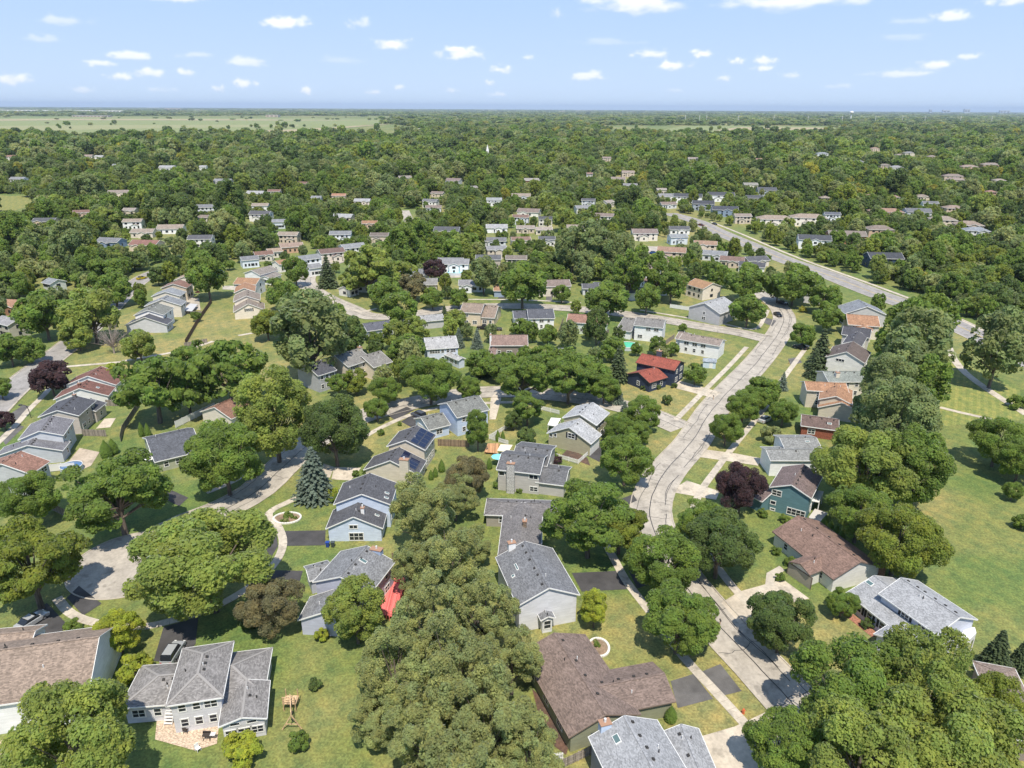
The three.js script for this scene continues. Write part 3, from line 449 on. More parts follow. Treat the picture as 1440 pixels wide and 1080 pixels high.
const greyGable = house('light grey gable house with arched-window bay and asphalt driveway', { roof: '#7f8185', wall: '#d3d4d8' },
  { r: [772.5, 826.7, 737.5, 760.8], e: [815.8, 836.7], he: 5.2, sl: 0.46, win: { n: 0, l: 2, r: 3, f: 0 }, vents: 6, vs: -1, skylights: [[0.62, -0.55, 1.6, 0.4], [0.5, -0.75, 0.6, 0.6]], chim: [[0.99, -0.45, 0.8, 1.2, 0.2, C.white]] },
  { r: [771, 867, 768, 861], e: [776.5, 870], half: 1.4, he: 2.7, sl: 0.45, len: 1.6, win: { n: 0, l: 0, r: 0, f: 0 }, vents: 0, wins: [['n', 0, 1.5, 1.15, 1.5]] });
house('long olive green house with brown T-shaped roof and grey driveway', { roof: '#86756c', wall: '#8d9079', trim: M('browntrim', [0.2, 0.15, 0.12]) },
  { r: [852.8, 1005, 779, 889.7], e: [802.8, 1042.5], he: 2.9, sl: 0.36, win: { n: 0, l: 3, r: 1, f: 0 }, vents: 4, vs: 1, skylights: [] }, { r: [934.7, 946.7, 833, 966], e: [954, 985.6], he: 2.9, sl: 0.36, win: { n: 0, l: 0, r: 1, f: 0 }, garage: 'n', vents: 4, vs: 1 });
house('house with pale speckled shingle roof, skylight and concrete driveway', { roof: '#a5a7aa', wall: '#8c93a3', speck: 1 },
  { r: [921, 1084, 877.8, 1006], e: [830.6, 1044], he: 5.2, sl: 0.45, win: { n: 0, l: 1, r: 1, f: 0 }, vents: 4, vs: 1, skylights: [[0.72, -0.42, 1.2, 0.8]], chim: [[0.99, -0.55, 0.9, 1.3, -0.3, C.blue]] }, { r: [985, 1085, 958, 1018], e: [986, 1032], he: 2.9, sl: 0.42, win: { n: 0, r: 1, f: 0, l: 0 }, vents: 2, vs: -1 });
house('cream ranch house with brown roof and double garage door facing street', { roof: '#8a7165', wall: '#d9d8d2', garageM: M('garagetan', [0.34, 0.31, 0.26]), trim: M('browntrim2', [0.16, 0.12, 0.1]) },
  { r: [1211, 790, 1121.7, 725], e: [1087.5, 748.3], he: 2.8, sl: 0.42, win: { n: 0, l: 3, r: 2, f: 0 }, vents: 5, vs: 1, chim: [[0.03, 0.98, 1.6, 0.8, -0.6, '#8a6a58', 1]] }, { r: [1125.6, 793, 1185, 770], e: [1101, 793.3], he: 2.8, sl: 0.4, win: { n: 0, l: 0, r: 0, f: 0 }, garage: 'n', vents: 0 });
house('pale blue house with speckled grey roof and shuttered upper windows', { roof: '#a9abae', wall: '#c6cbda', speck: 1, shutters: true },
  { r: [1351, 867.8, 1266.7, 812], e: [1319, 894], he: 5.0, sl: 0.42, win: { n: 0, l: 0, r: 2, f: 0 }, wins: [['l', -3, 4.0, 1.3, 1.2, 1], ['l', 0.4, 4.0, 1.3, 1.2, 1], ['n', -3.6, 3.9, 0.8, 1], ['n', -1.2, 1.6, 2.2, 1.3]], vents: 6, vs: 1 },
  { r: [1318, 873, 1229, 809], e: [1206.7, 846.7], he: 2.8, sl: 0.36, win: { n: 0, l: 4, r: 0, f: 0 }, vents: 0, skylights: [[0.93, -0.3, 1.2, 0.8]] }, { r: [1245, 896, 1282, 872], e: [1238, 885], half: 3, he: 2.7, sl: 0.36, win: N0, vents: 0 });
house('teal gable house with brown roof, white balcony and bay window', { roof: '#7a6b68', wall: C.teal },
  { r: [1113, 681.7, 1130, 652.5], e: [1080, 687.5], he: 5.2, sl: 0.44, win: { n: 0, l: 1, r: 2, f: 0 }, wins: [['n', -2.9, 4.2, 1.8, 1.2], ['n', -3.0, 1.9, 1.0, 0.8], ['n', 1.6, 1.1, 3.4, 1.4], ['n', -2.8, 0.4, 0.9, 0.5]], vents: 6, vs: 1 },
  { r: [1086, 693, 1064, 682], e: [1074, 707], he: 2.8, sl: 0.4, win: N0, vents: 0 });
house('white house under long weathered grey roof by paved drive', { roof: '#8f9190', wall: C.white },
  { r: [1076.7, 631.7, 1146.7, 632], e: [1069, 647.5], he: 4.0, sl: 0.3, win: { n: 0, l: 0, r: 1, f: 0 }, vents: 1 }, { r: [1096, 615, 1148, 615], e: [1085, 631], he: 4.6, sl: 0.3, win: { n: 0, l: 0, r: 0, f: 0 }, vents: 0, skylights: [[0.7, 0.4, 1, 0.5]] });
house('red brick house with brown roof behind round shrub', { roof: C.dbrown, wall: C.brickr, brick: 1 }, { r: [1127, 583, 1180, 590], e: [1123, 598], he: 2.9, sl: 0.36, win: { n: 0, r: 2, l: 0, f: 0 }, skylights: [[0.75, 0.5, 1, 0.6]] });
house('cream house with tiered orange-tan gable roofs and beige chimney', { roof: C.orange, wall: C.tan },
  { r: [1131, 536, 1190, 539], e: [1128, 548.7], he: 5, sl: 0.4, win: { n: 0, r: 2, l: 0, f: 0 } }, { r: [1176, 557, 1178, 538], e: [1150, 566], he: 4.6, sl: 0.4, win: N0, vents: 1 }, { r: [1184, 566, 1184, 556], e: [1149, 580], he: 2.9, sl: 0.42, win: N0, vents: 0 });
house('house with grey-green roof and square tan chimney behind orange roof', { roof: '#8d9490', wall: C.beige }, { r: [1157, 522, 1210, 522], e: [1148, 537], he: 5, sl: 0.36, win: N0, chim: [[0.3, 0.5, 1, 1, 0.4, C.beige]] });
house('white gabled house with triple attic window and dark roof', { roof: '#6d625e', wall: C.wht2 }, { r: [1190.6, 494.5, 1200, 480], e: [1214, 516], he: 5, sl: 0.48, win: { n: 0, l: 0, r: 2 }, wins: [['n', -1.4, 4.6, 2.4, 0.9]] });
house('white house with dark slate roof and roof pipe in close row', { roof: '#5a5a60', wall: C.wht2 }, { r: [1199, 480, 1208, 466], e: [1180, 489], he: 5, sl: 0.42, win: N0 });
house('charcoal-roofed house wedged between dark and orange roofs', { roof: '#515259', wall: C.greyw }, { r: [1186, 458, 1226, 463], e: [1183, 470], he: 5, sl: 0.36, win: N0 });
house('cream house with orange roof at top of close row', { roof: C.orange, wall: C.beige }, { r: [1190, 441, 1235, 444], e: [1190, 456], he: 5, sl: 0.38, win: N0 }, { r: [1215, 460, 1216, 446], e: [1200, 466], he: 4, sl: 0.42, win: N0 });
house('pale grey gable house with blue-grey roof beside orange roof', { roof: '#8b9097', wall: C.greyw }, { r: [1220, 431, 1207, 421], e: [1176, 440], he: 4.6, sl: 0.4, win: { n: 1 } });
house('navy blue house with bright red roof and low front gable', { roof: C.red, wall: '#2c3850', trim: darkTrimM },
  { r: [902.5, 497, 957.5, 508], e: [923, 516], he: 5.0, sl: 0.4, win: { n: 0, l: 0, r: 1, f: 2 }, chim: [[0.35, -0.7, 1.4, 1, 0.8, '#4a4f5c']] }, { r: [897.5, 523.7, 923.7, 516], e: [913.7, 538.7], he: 3.0, sl: 0.4, win: { n: 1, l: 0, r: 2, f: 0 }, vents: 0 });
house('white raised ranch house with brown-grey roof and long window band', { roof: '#94887f', wall: C.white }, { r: [960, 468, 1017.5, 477.5], e: [978, 481], he: 4.6, sl: 0.34, win: { n: 0, r: 4, l: 0, f: 0 } }, { r: [955, 466, 968, 468], e: [954, 477], he: 4.4, sl: 0.34, win: N0, vents: 0 });
house('white two-storey house with grey roof beside round green pool', { roof: '#858380', wall: C.white }, { r: [895, 446, 936, 450], e: [908, 459], he: 5.4, sl: 0.36, win: { n: 0, r: 3, l: 0, f: 0 } }, { r: [877, 446, 898, 449], e: [877, 465], he: 3, sl: 0.36, win: { r: 1, n: 0 } });
house('pale green raised ranch house with rust brown roof', { roof: '#9b7767', wall: '#c6d0c2' }, { r: [798.7, 441, 856, 444], e: [832, 455], he: 4.2, sl: 0.3, win: { n: 0, r: 4, l: 0, f: 0 } });
house('white bungalow with dark slate roof stepping up to the right', { roof: '#5e6067', wall: C.white }, { r: [741, 434.5, 778, 434], e: [758, 448], he: 4.6, sl: 0.36, win: { n: 0, r: 3, l: 0 } }, { r: [721, 437, 746, 436.5], e: [730, 448], he: 3.4, sl: 0.34, win: { n: 0, r: 1, l: 0 } });
house('tan two-part house with taupe roofs by parked pickup', { roof: '#968678', wall: '#d3c3ab' }, { r: [651, 425.5, 681, 427], e: [665, 440], he: 5.2, sl: 0.36, win: { n: 0, r: 2, l: 0 } }, { r: [680, 429, 701, 430], e: [690, 449], he: 3.2, sl: 0.36, win: { n: 0, r: 2, l: 0 } });
house('house with long pale grey roof beside bright green trees', { roof: '#a3a4a5', wall: C.greyw }, { r: [566, 446, 622, 441], e: [577, 454], he: 3, sl: 0.34, win: { n: 0, r: 1 } });
house('white-banded house with blue-grey roof beside large maple', { roof: '#63656e', wall: '#cfd2da' }, { r: [510, 455, 548, 450], e: [534, 463.5], he: 4.4, sl: 0.34, win: { n: 0, r: 4, l: 0 } });
house('pale blue-grey two-storey house with light grey roof and low porch roof', { roof: '#b1b1b1', wall: '#c7cfdd' }, { r: [596, 475, 641, 472], e: [621, 490], he: 5, sl: 0.36, win: { n: 0, r: 5, l: 0 } }, { r: [650, 503, 628, 494], e: [640, 505], half: 3, he: 2.8, sl: 0.4, win: N0 });
house('house with brown roof and slim white chimney behind leafy trees', { roof: '#937c72', wall: C.taupe }, { r: [690, 471, 742, 471], e: [715, 486], he: 4, sl: 0.36, win: N0, chim: [[0.0, 0.5, 0.6, 1.0, 0.9, C.white]] }, { r: [690, 505, 694, 486], e: [684, 507], half: 3, he: 2.8, sl: 0.36, win: N0 });
house('beige two-storey house with shuttered windows and grey roof', { roof: '#8a8884', wall: '#d0c6b6', shutters: true }, { r: [471, 500.5, 505, 489.5], e: [490, 516], he: 5.2, sl: 0.4, win: { n: 0, r: 2, l: 0, f: 0 }, chim: [[0.98, 0.1, 1, 1.2, 0.4, C.tan]] }, { r: [508, 501, 535, 493], e: [535, 514], he: 4.2, sl: 0.4, win: { n: 0, r: 2, l: 0, f: 0 } });
house('grey two-storey house with blue-black roof and white-columned porch', { roof: '#55575f', wall: '#a9abb0' }, { r: [430, 513, 457, 505], e: [440, 531], he: 5.2, sl: 0.38, win: { n: 0, r: 3, l: 0, f: 1 } });
house('small beige house with reddish brown roof at white fence end', { roof: '#8d6b5b', wall: C.beige }, { r: [301, 572.5, 337.5, 556], e: [322, 591], he: 2.9, sl: 0.42, win: { n: 0, l: 0, r: 2 } });
house('low house with slate roof and flat white patio cover', { roof: '#60636a', wall: '#a5a894' }, { r: [205, 617, 272, 602], e: [240, 660], he: 2.8, sl: 0.36, win: { n: 1, l: 0, r: 3 } });
house('grey house with flat-toned brown roof at white fence corner', { roof: '#977364', wall: '#b9bbbe' }, { r: [1, 652, 30, 634], e: [43, 667.5], he: 5.2, sl: 0.36, win: { n: 0, l: 0, r: 2 } });
house('low grey house with row of roof vents in left row', { roof: '#7b7b80', wall: '#b9bec6' }, { r: [38, 626, 50, 613], e: [77.5, 647.5], he: 3, sl: 0.3, win: { n: 0, r: 2, l: 0 }, vents: 5 });
house('tall pale grey house with taupe-grey roof over cluttered yard', { roof: '#807f84', wall: '#c2c6cc' }, { r: [55, 606, 72, 584], e: [87.5, 615], he: 5.2, sl: 0.36, win: { n: 0, r: 3, l: 0 }, vents: 6 });
house('tan-grey house with charcoal roof beside fenced lawn and slab', { roof: '#56585f', wall: '#bcb5ad' }, { r: [80, 577, 106, 556], e: [113, 583], he: 5, sl: 0.34, win: { n: 0, r: 3, l: 0 }, vents: 5, chim: [[0.95, 0, 0.7, 0.7, 0.4, '#777777']] }, { r: [112, 572, 128, 560], e: [133, 580], half: 3, he: 3.2, sl: 0.34, win: { n: 0, r: 1, l: 0 } });
house('white gable house with red-brown roof and round skylight', { roof: C.redb, wall: C.wht2 }, { r: [111, 546, 122.5, 534], e: [150, 560], he: 3, sl: 0.4, win: N0, chim: [[0.4, -0.1, 0.7, 0.7, 0.5, C.redb, 1]], skylights: [[0.5, 0.5, 0.8, 0.8]] });
house('white house with dull red-brown roof next to purple tree', { roof: C.redb, wall: C.wht2 }, { r: [123, 528.7, 142, 515], e: [98, 536], he: 3.4, sl: 0.4, win: N0 });
house('white-grey gable house with charcoal roof by bare tree', { roof: '#585a61', wall: '#c4c6cb' }, { r: [203, 446, 213, 439], e: [232, 459], he: 3, sl: 0.4, win: N0 });
house('tall bright white house with grey-green roof and side windows', { roof: '#83857f', wall: '#f0f0f0' }, { r: [207.5, 436, 223, 426], e: [233, 441], he: 5.4, sl: 0.36, win: { n: 0, r: 2 } });
house('cream house with blue-grey gable roof in middle of close row', { roof: '#8e9296', wall: C.beige }, { r: [227, 421, 235, 415], e: [251, 433], he: 4.6, sl: 0.38, win: { n: 0, r: 2 } });
house('cream house with pale blue-grey roof beside brown roof', { roof: '#969ba1', wall: C.beige }, { r: [231.7, 410, 241, 404], e: [254, 416], he: 5.2, sl: 0.34, win: { n: 0, r: 2 } });
house('tan house with brown roof by red parasol', { roof: '#8b6c60', wall: '#c8bba8' }, { r: [243, 399, 253, 393], e: [264, 404], he: 5.2, sl: 0.34, win: { n: 0, r: 2 } });
house('cream house with tan roof at end of close row', { roof: '#ab937f', wall: C.beige }, { r: [258, 389, 268, 383], e: [275, 393], he: 4, sl: 0.36, win: N0 });
house('cream gable house with taupe roofs and shuttered attic window', { roof: '#95897e', wall: '#ded5c6', shutters: true }, { r: [349, 427, 349, 418], e: [327.5, 444], he: 3, sl: 0.5, win: N0, wins: [['n', 0, 3.4, 2.2, 1.1, 1]] }, { r: [346, 416, 347, 407], e: [327, 429.5], he: 5, sl: 0.42, win: N0 });
house('cream house with bright orange gable roof behind taupe roof', { roof: C.orange, wall: '#ded5c6' }, { r: [343, 405, 345, 397], e: [326.5, 419], he: 4.6, sl: 0.42, win: N0 });
house('white house with orange roof lying across the row', { roof: '#a88468', wall: C.white }, { r: [334, 390, 366, 391], e: [350, 400], he: 5, sl: 0.36, win: N0 });
house('white house with grey-brown roof and dormer windows by fence', { roof: '#928b84', wall: C.white }, { r: [353, 380, 380, 373], e: [369, 386], he: 4.4, sl: 0.36, win: { n: 0, r: 2 } }, { r: [372, 388, 388, 382], e: [386, 390], half: 3.5, he: 3, sl: 0.36, win: { r: 1 } });
house('grey gable house with pale roof at street corner', { roof: '#a9abad', wall: '#b3b3b5' }, { r: [991, 426, 1018, 417], e: [1026, 437], he: 4.6, sl: 0.42, win: { n: 1, l: 0, r: 2 } });
house('white house with tan-orange roof on street corner', { roof: '#aa8768', wall: '#e3d9cc' }, { r: [1003, 398, 978, 391], e: [983, 405], he: 5, sl: 0.36, win: { n: 1 } });

// houses farther back: roof centre in the picture, width there, turn, roof, wall, eave height
const farHouses = [
  [592, 394, 46, 5, '#8f8d8a', '#c2bdb2', 3], [664, 395, 38, 0, '#8d8d90', '#dfe3ea', 3.2], [704, 403, 18, 0, '#b4805c', '#8fa3bd', 2.8], [778, 396, 46, 8, '#8f7a70', '#d8cdc0', 4.4], [830, 400, 24, 0, '#5e6068', '#c9cdd4', 3], [850, 398, 30, 0, '#5a5f6a', '#5f7391', 3.4], [890, 406, 42, 0, '#8a8c90', '#d9d9d9', 3.2], [640, 366, 40, 0, '#8d8f93', '#eceef0', 4.8], [490, 402, 18, 60, '#6a6c73', '#dcd6cc', 3], [1030, 362, 34, -20, '#8a6a5e', '#cdb9a4', 3.4], [1058, 370, 36, -20, '#54565f', '#e8e8e8', 3], [1006, 354, 34, -20, '#8b8f94', '#c9ccd2', 3.2], [992, 340, 32, -12, '#ab8468', '#d9c9b8', 4.6],
  [906, 324, 36, 0, '#8f7b74', '#e6dcd2', 4.6], [953, 330, 26, 10, '#8f969c', '#cfdbe8', 4.4], [350, 361, 24, 30, '#7f8287', '#dce6f2', 4], [370, 354, 26, 28, '#8b6252', '#d2cabf', 3.4], [385, 350, 20, 28, '#ac9078', '#dcd4c8', 3.2], [409, 343, 32, 26, '#a78a76', '#c89e7e', 3.4], [398, 366, 26, 50, '#b98257', '#e9e4dc', 4], [432, 360, 34, 40, '#888c90', '#e8edf2', 4.8], [465, 351, 36, 30, '#7e5f56', '#d6cabb', 4.6], [495, 344, 34, 35, '#909498', '#f0f2f4', 5], [479, 326, 30, 5, '#85898e', '#e4ebf3', 5], [534, 328, 26, 0, '#7d6f66', '#cdbfae', 4.4], [440, 372, 20, 40, '#8b8d90', '#e6e6e6', 4],
  [634, 364, 36, 0, '#87898d', '#e6e8ea', 4.6], [687, 360, 36, 0, '#63656b', '#b5ab9f', 4.6], [726, 360, 30, 0, '#84796f', '#cbbfae', 4.8], [697, 335, 30, 0, '#77797e', '#cfd6de', 4.8], [732, 334, 28, 8, '#93705f', '#dccdbd', 3.6], [769, 333, 24, 0, '#5f6269', '#d6d6d6', 4], [767, 305, 20, 0, '#54565c', '#d8d4d0', 5], [629, 321, 36, -5, '#5b5d63', '#b9b2a7', 3.4], [739, 318, 26, 0, '#a29488', '#cbbda9', 3], [520, 311, 22, 5, '#b07a54', '#cfb39a', 3.2], [765, 320, 24, 0, '#a99b8f', '#d8ccbc', 3],
  [64, 308, 30, 5, '#5d6067', '#d2b99e', 3], [115, 296, 22, 20, '#8e6657', '#c7ab97', 3.4], [156, 336, 34, -10, '#7d8087', '#7c93b5', 3.4], [206, 340, 40, -5, '#9a6556', '#d2c1ad', 3.4], [17, 219, 14, 0, '#9b6a58', '#d8d8d8', 5], [26, 250, 20, 0, '#8b8e93', '#dfe2e6', 5], [236, 234, 22, 0, '#a5a8ac', '#dcdcdc', 4], [164, 231, 10, 0, '#9aa0a8', '#c7ced9', 5], [125, 218, 12, 0, '#a28d80', '#d9cfc4', 4], [140, 219, 12, 0, '#b5b7ba', '#e0e0e0', 4], [286, 233, 10, 0, '#aaa', '#eee', 4], [314, 253, 24, 0, '#8c9097', '#cfd3d8', 3.6], [386, 267, 18, 0, '#8f6659', '#dacdbf', 5], [287, 303, 14, 0, '#8f7f76', '#e5ded4', 5], [183, 293, 18, 0, '#a2948a', '#d1c4b4', 3.6], [392, 309, 18, 10, '#8b9098', '#cfd8e2', 4.4], [75, 393, 22, -30, '#8b9298', '#c9cec4', 5], [30, 424, 46, -10, '#b9805d', '#9c7158', 3.2], [14, 448, 40, -30, '#9b9a9c', '#b9b4a4', 5],
  [426, 256, 16, -20, '#8a6152', '#c3ad99', 4], [445, 276, 14, 0, '#8e9298', '#dde0e4', 5], [477, 273, 20, 0, '#ba7f5e', '#d7c6b6', 3.4], [569, 248, 18, 20, '#978d88', '#c8bfb5', 4], [638, 252, 22, -15, '#8d7670', '#c9cdd3', 4], [663, 262, 16, 40, '#9b948f', '#c9b7a8', 4], [695, 279, 22, 0, '#9aa0a5', '#e9ecef', 4.6], [590, 181, 12, 0, '#c9c2b4', '#d8d0c2', 12], [606, 185, 5, 0, '#d6d0c6', '#dddddd', 8],
  [829, 243, 9, 0, '#936a5f', '#e2dfe0', 6], [853, 221, 12, 0, '#9a8279', '#cbbcae', 5], [883, 241, 18, 0, '#a38f82', '#cdbfb0', 5], [869, 250, 20, 0, '#97857b', '#cdbfb0', 4], [886, 259, 20, 0, '#8a8a90', '#cdc4ba', 4], [930, 265, 14, 0, '#a89b92', '#dcd2c6', 4], [967, 274, 40, -8, '#4b505b', '#e8ebee', 5.4], [1014, 272, 36, -8, '#4b505b', '#eceef0', 5.4], [989, 284, 30, -8, '#474b55', '#9aa6b8', 5], [1019, 292, 36, -8, '#484e5b', '#7f95b2', 5], [1061, 276, 24, -10, '#555962', '#b8b2aa', 4], [1078, 265, 26, -5, '#565b66', '#a9b4c4', 5], [1055, 258, 20, 0, '#97948f', '#dcd8d0', 4.4],
  [1090, 305, 54, -8, '#a5917e', '#e4dfd6', 5.8], [1137, 303, 50, -8, '#a5917e', '#e4dfd6', 5.8], [1170, 299, 22, -8, '#5f6676', '#dfe6ee', 5], [1145, 333, 44, -14, '#4f535c', '#e9edf2', 5.4], [1190, 327, 50, -10, '#8c7d72', '#b9785c', 5], [1243, 358, 46, -6, '#474b55', '#2e4460', 5.4], [1237, 319, 36, -6, '#8f7d70', '#c6a88f', 5], [1246, 295, 50, -6, '#a97f66', '#c39a80', 5], [1290, 295, 34, -6, '#70737b', '#c9ced6', 5], [1326, 306, 34, -15, '#a3917f', '#d6c9b6', 5], [1362, 313, 36, -15, '#a08a79', '#ccb5a0', 5], [1373, 321, 32, -15, '#8b95a3', '#d6d6d6', 5], [1340, 290, 26, 0, '#a08878', '#c9b19c', 5], [1340, 246, 26, -10, '#94827a', '#c9b6a4', 5], [1344, 251, 22, -10, '#9c8a80', '#c9b6a4', 5], [1362, 233, 22, 0, '#a38a7c', '#c9a892', 5], [1392, 230, 24, 0, '#9a8a80', '#c4a48e', 5], [1310, 219, 12, 0, '#9a8a80', '#c9bdb0', 5], [1278, 214, 14, 0, '#8c8c90', '#d0c8bc', 5], [1265, 217, 12, 0, '#a08a80', '#cdbdae', 5], [1230, 208, 12, 0, '#b08a72', '#d6c4b2', 5], [1207, 226, 14, 0, '#9598a0', '#dadde2', 5], [1156, 215, 16, 0, '#8f97a3', '#d0d8e2', 5], [1260, 234, 18, 0, '#9a9aa0', '#c9c9cc', 5], [1393, 268, 14, 0, '#a9786a', '#c79c8c', 5], [1067, 223, 9, 0, '#a5776a', '#d6c8bb', 5], [974, 222, 14, 0, '#a1938c', '#cdc3b9', 5], [1244, 231, 14, 0, '#8f8378', '#cdbba8', 5], [1405, 252, 16, 0, '#a7968a', '#ccbfae', 5], [1225, 273, 12, 0, '#a98274', '#cdbdae', 5], [1258, 275, 12, 0, '#a98274', '#cdbdae', 5], [1160, 276, 14, 0, '#9c8c80', '#cdbdae', 5], [855, 282, 16, 40, '#a3988e', '#dcd6ce', 4], [748, 252, 22, 0, '#a29a92', '#8f5b4c', 4.4], [786, 491, 20, 0, '#7a7d84', '#c9c2b4', 2.6], [1145, 408, 26, 60, '#8f949b', '#d6d6d6', 4], [1125, 385, 20, 30, '#8a8d92', '#d0d0d0', 3.4]];
{ // the same kinds of houses go on between the trees, in loose rows
  const r = rng(616), roofs = ['#8f7b70', '#8d8f93', '#7f8287', '#9a897c', '#8b6a5d', '#5e6068', '#a3917f', '#a8a9ab', '#a97f66', '#77797e'], walls = ['#e6e4df', '#d8cdc0', '#cbd3dd', '#cdbfae', '#e9ebee', '#c9b7a4'];
  for (let row = 0; row < 9; row++) for (let k = 0; k < 13; k++) {
    const z = -(300 + row * 34 + row * row * 0.9 + 12 * (k % 2)), x = ((k - 6) / 6) * -z * 0.66 + (r() - 0.5) * 26, zz = z + (r() - 0.5) * 18, [px, py, d] = toPixel(x, 6, zz), skip = r() < 0.28, len = 11 + 6 * r(), turn = Math.round((r() - 0.5) * 30), a = roofs[(r() * roofs.length) | 0], b = walls[(r() * walls.length) | 0], he = r() < 0.6 ? 5 : 3.2;
    if (skip || (px > 1080 && py > 285) || px < 60 && py > 258 || obstacles.some((o) => (o.x - x) ** 2 + (o.z - zz) ** 2 < (o.r + 8.5) ** 2) || farHouses.some((f) => Math.abs(f[0] - px) < 24 && Math.abs(f[1] - py) < 7)) continue;
    farHouses.push([px, py, len * FOCAL / d, turn, a, b, he]);
  }
}
const muted = (hex, k) => { const c = new THREE.Color(hex), h = c.getHSL({}, THREE.SRGBColorSpace); return '#' + c.setHSL(h.h, h.s * k, h.l, THREE.SRGBColorSpace).getHexString(); };
for (const [px, py, wpx, turn, roofHex, wallHex, he] of farHouses) {
  const roof = muted(roofHex, 0.68), wall = muted(wallHex, 0.8);
  const c = P(px, py, he + 1), d = toPixel(c.x, c.y, c.z)[2], len = clamp(wpx * d / FOCAL, 6, 24), half = clamp(len * 0.33, 3.6, 5.6), a = turn * Math.PI / 180;
  const tone = new THREE.Color(roof), hsl = tone.getHSL({}, THREE.SRGBColorSpace), word = hsl.l < 0.42 ? 'dark' : hsl.s < 0.06 ? 'grey' : hsl.h < 0.08 && hsl.s > 0.14 ? 'rust' : hsl.h > 0.5 ? 'blue-grey' : hsl.s > 0.2 ? 'orange-tan' : 'brown';
  const wc = new THREE.Color(wall).getHSL({}, THREE.SRGBColorSpace), ww = wc.l > 0.86 ? 'white' : wc.h > 0.5 && wc.s > 0.1 ? 'pale blue' : wc.l < 0.55 ? 'dark' : wc.s > 0.3 ? 'brick-toned' : 'cream';
  const o = V3(c.x, 0, c.z), h = thing('house', `${ww} house with ${word} roof showing between the treetops farther back`, 'house', o, 'houses among the trees farther back'), rnd = rng(houseSeed++ * 31 + px);
  const t = V3(Math.cos(a), 0, -Math.sin(a)), n = V3(-t.z, 0, t.x), mk = (A, tt, L, hf, e, hip) => ({ A, t: tt, n: V3(-tt.z, 0, tt.x), L, half: hf, he: e, sl: 0.4, hr: e + 0.4 * hf, hip, win: { n: 1, f: 1, l: 3, r: 4 } });
  const hip = hsl.l > 0.5 && px > 1080 ? 'nf' : '', inset = hip ? half : 0;
  buildWing(h, mk(o.clone().addScaledVector(t, -len / 2 + inset), t, len - 2 * inset, half, he, hip), o, true, rnd, { roof, wall });
  if (rnd() < 0.6 && len > 9) { const s = (rnd() - 0.5) * len * 0.4, dirn = n.clone().multiplyScalar(n.z > 0 ? 1 : -1), e2 = he > 4 && rnd() < 0.5 ? he - 0.3 : Math.min(he, 2.9); buildWing(h, mk(o.clone().addScaledVector(t, s).addScaledVector(dirn, half + 1.6), dirn.clone().negate(), half + 1.6, half * 0.6, e2, ''), o, true, rnd, { roof, wall }); }
}

// ---------------------------------------------------------------- trees: leaf-sized faces gathered in clumps on limbs; shapes have crown radius 1
class Leaves {
  constructor() { this.p = []; this.n = []; this.c = []; this.i = []; }
  leaf(x, y, z, nx, ny, nz, s, rnd, col, lng = 1) {
    // a pointed four-cornered spray of leaves, square to (nx, ny, nz), turned at random
    let ax = ny * 0.31 - nz * 0.95, ay = nz * 0.2 - nx * 0.31, az = nx * 0.95 - ny * 0.2; let l = Math.hypot(ax, ay, az) || 1; ax /= l; ay /= l; az /= l;
    const bx = ny * az - nz * ay, by = nz * ax - nx * az, bz = nx * ay - ny * ax, th = rnd() * 6.283, c = Math.cos(th), d = Math.sin(th);
    const ux = ax * c + bx * d, uy = ay * c + by * d, uz = az * c + bz * d, vx = -ax * d + bx * c, vy = -ay * d + by * c, vz = -az * d + bz * c;
    const k = this.p.length / 3, w = s * (0.5 + 0.3 * rnd()), h = s * lng, f = (rnd() - 0.5) * 0.5 * s;
    this.p.push(x - ux * h, y - uy * h, z - uz * h, x + vx * w + nx * f, y + vy * w + ny * f, z + vz * w + nz * f, x + ux * h, y + uy * h, z + uz * h, x - vx * w - nx * f, y - vy * w - ny * f, z - vz * w - nz * f);
    for (let q = 0; q < 4; q++) { this.n.push(nx, ny, nz); this.c.push(col[0], col[1], col[2]); }
    this.i.push(k, k + 2, k + 1, k, k + 3, k + 2);
  }
  clump(cx, cy, cz, r, sy, n, s, rnd, tint, ox, oy, oz, jit = 0.75) {
    for (let k = 0; k < n; k++) {
      let dx = rnd() * 2 - 1, dy = rnd() * 2 - 1, dz = rnd() * 2 - 1; let l = Math.hypot(dx, dy, dz) || 1; dx = dx / l + ox * 0.5; dy = dy / l + oy * 0.5; dz = dz / l + oz * 0.5; l = Math.hypot(dx, dy, dz) || 1; dx /= l; dy /= l; dz /= l;
      const q = r * (0.62 + 0.45 * Math.sqrt(rnd()));
      let nx = dx + (rnd() - 0.5) * 2 * jit, ny = dy + 0.25 + (rnd() - 0.5) * 2 * jit, nz = dz + (rnd() - 0.5) * 2 * jit; l = Math.hypot(nx, ny, nz) || 1;
      const v = 0.86 + 0.28 * rnd(), h = rnd() * 0.12;
      this.leaf(cx + dx * q, cy + dy * q * sy, cz + dz * q, nx / l, ny / l, nz / l, s * (0.5 + rnd() * rnd() * 1.3 + 0.15), rnd, [tint[0] * (v + h), tint[1] * v, tint[2] * (v - h * 0.6)]);
    }
  }
  geo() { const g = new THREE.BufferGeometry(); g.setAttribute('position', new THREE.Float32BufferAttribute(this.p, 3)); g.setAttribute('normal', new THREE.Float32BufferAttribute(this.n, 3)); g.setAttribute('color', new THREE.Float32BufferAttribute(this.c, 3)); g.setIndex(this.i); return g; }
}
function tube(a, b, r0, r1, sides = 6) {
  const d = V3().subVectors(b, a), l = d.length(), g = new THREE.CylinderGeometry(r1, r0, l, sides, 1, true); g.translate(0, l / 2, 0); g.applyQuaternion(new THREE.Quaternion().setFromUnitVectors(UP, d.normalize())); g.translate(a.x, a.y, a.z); return g;
}
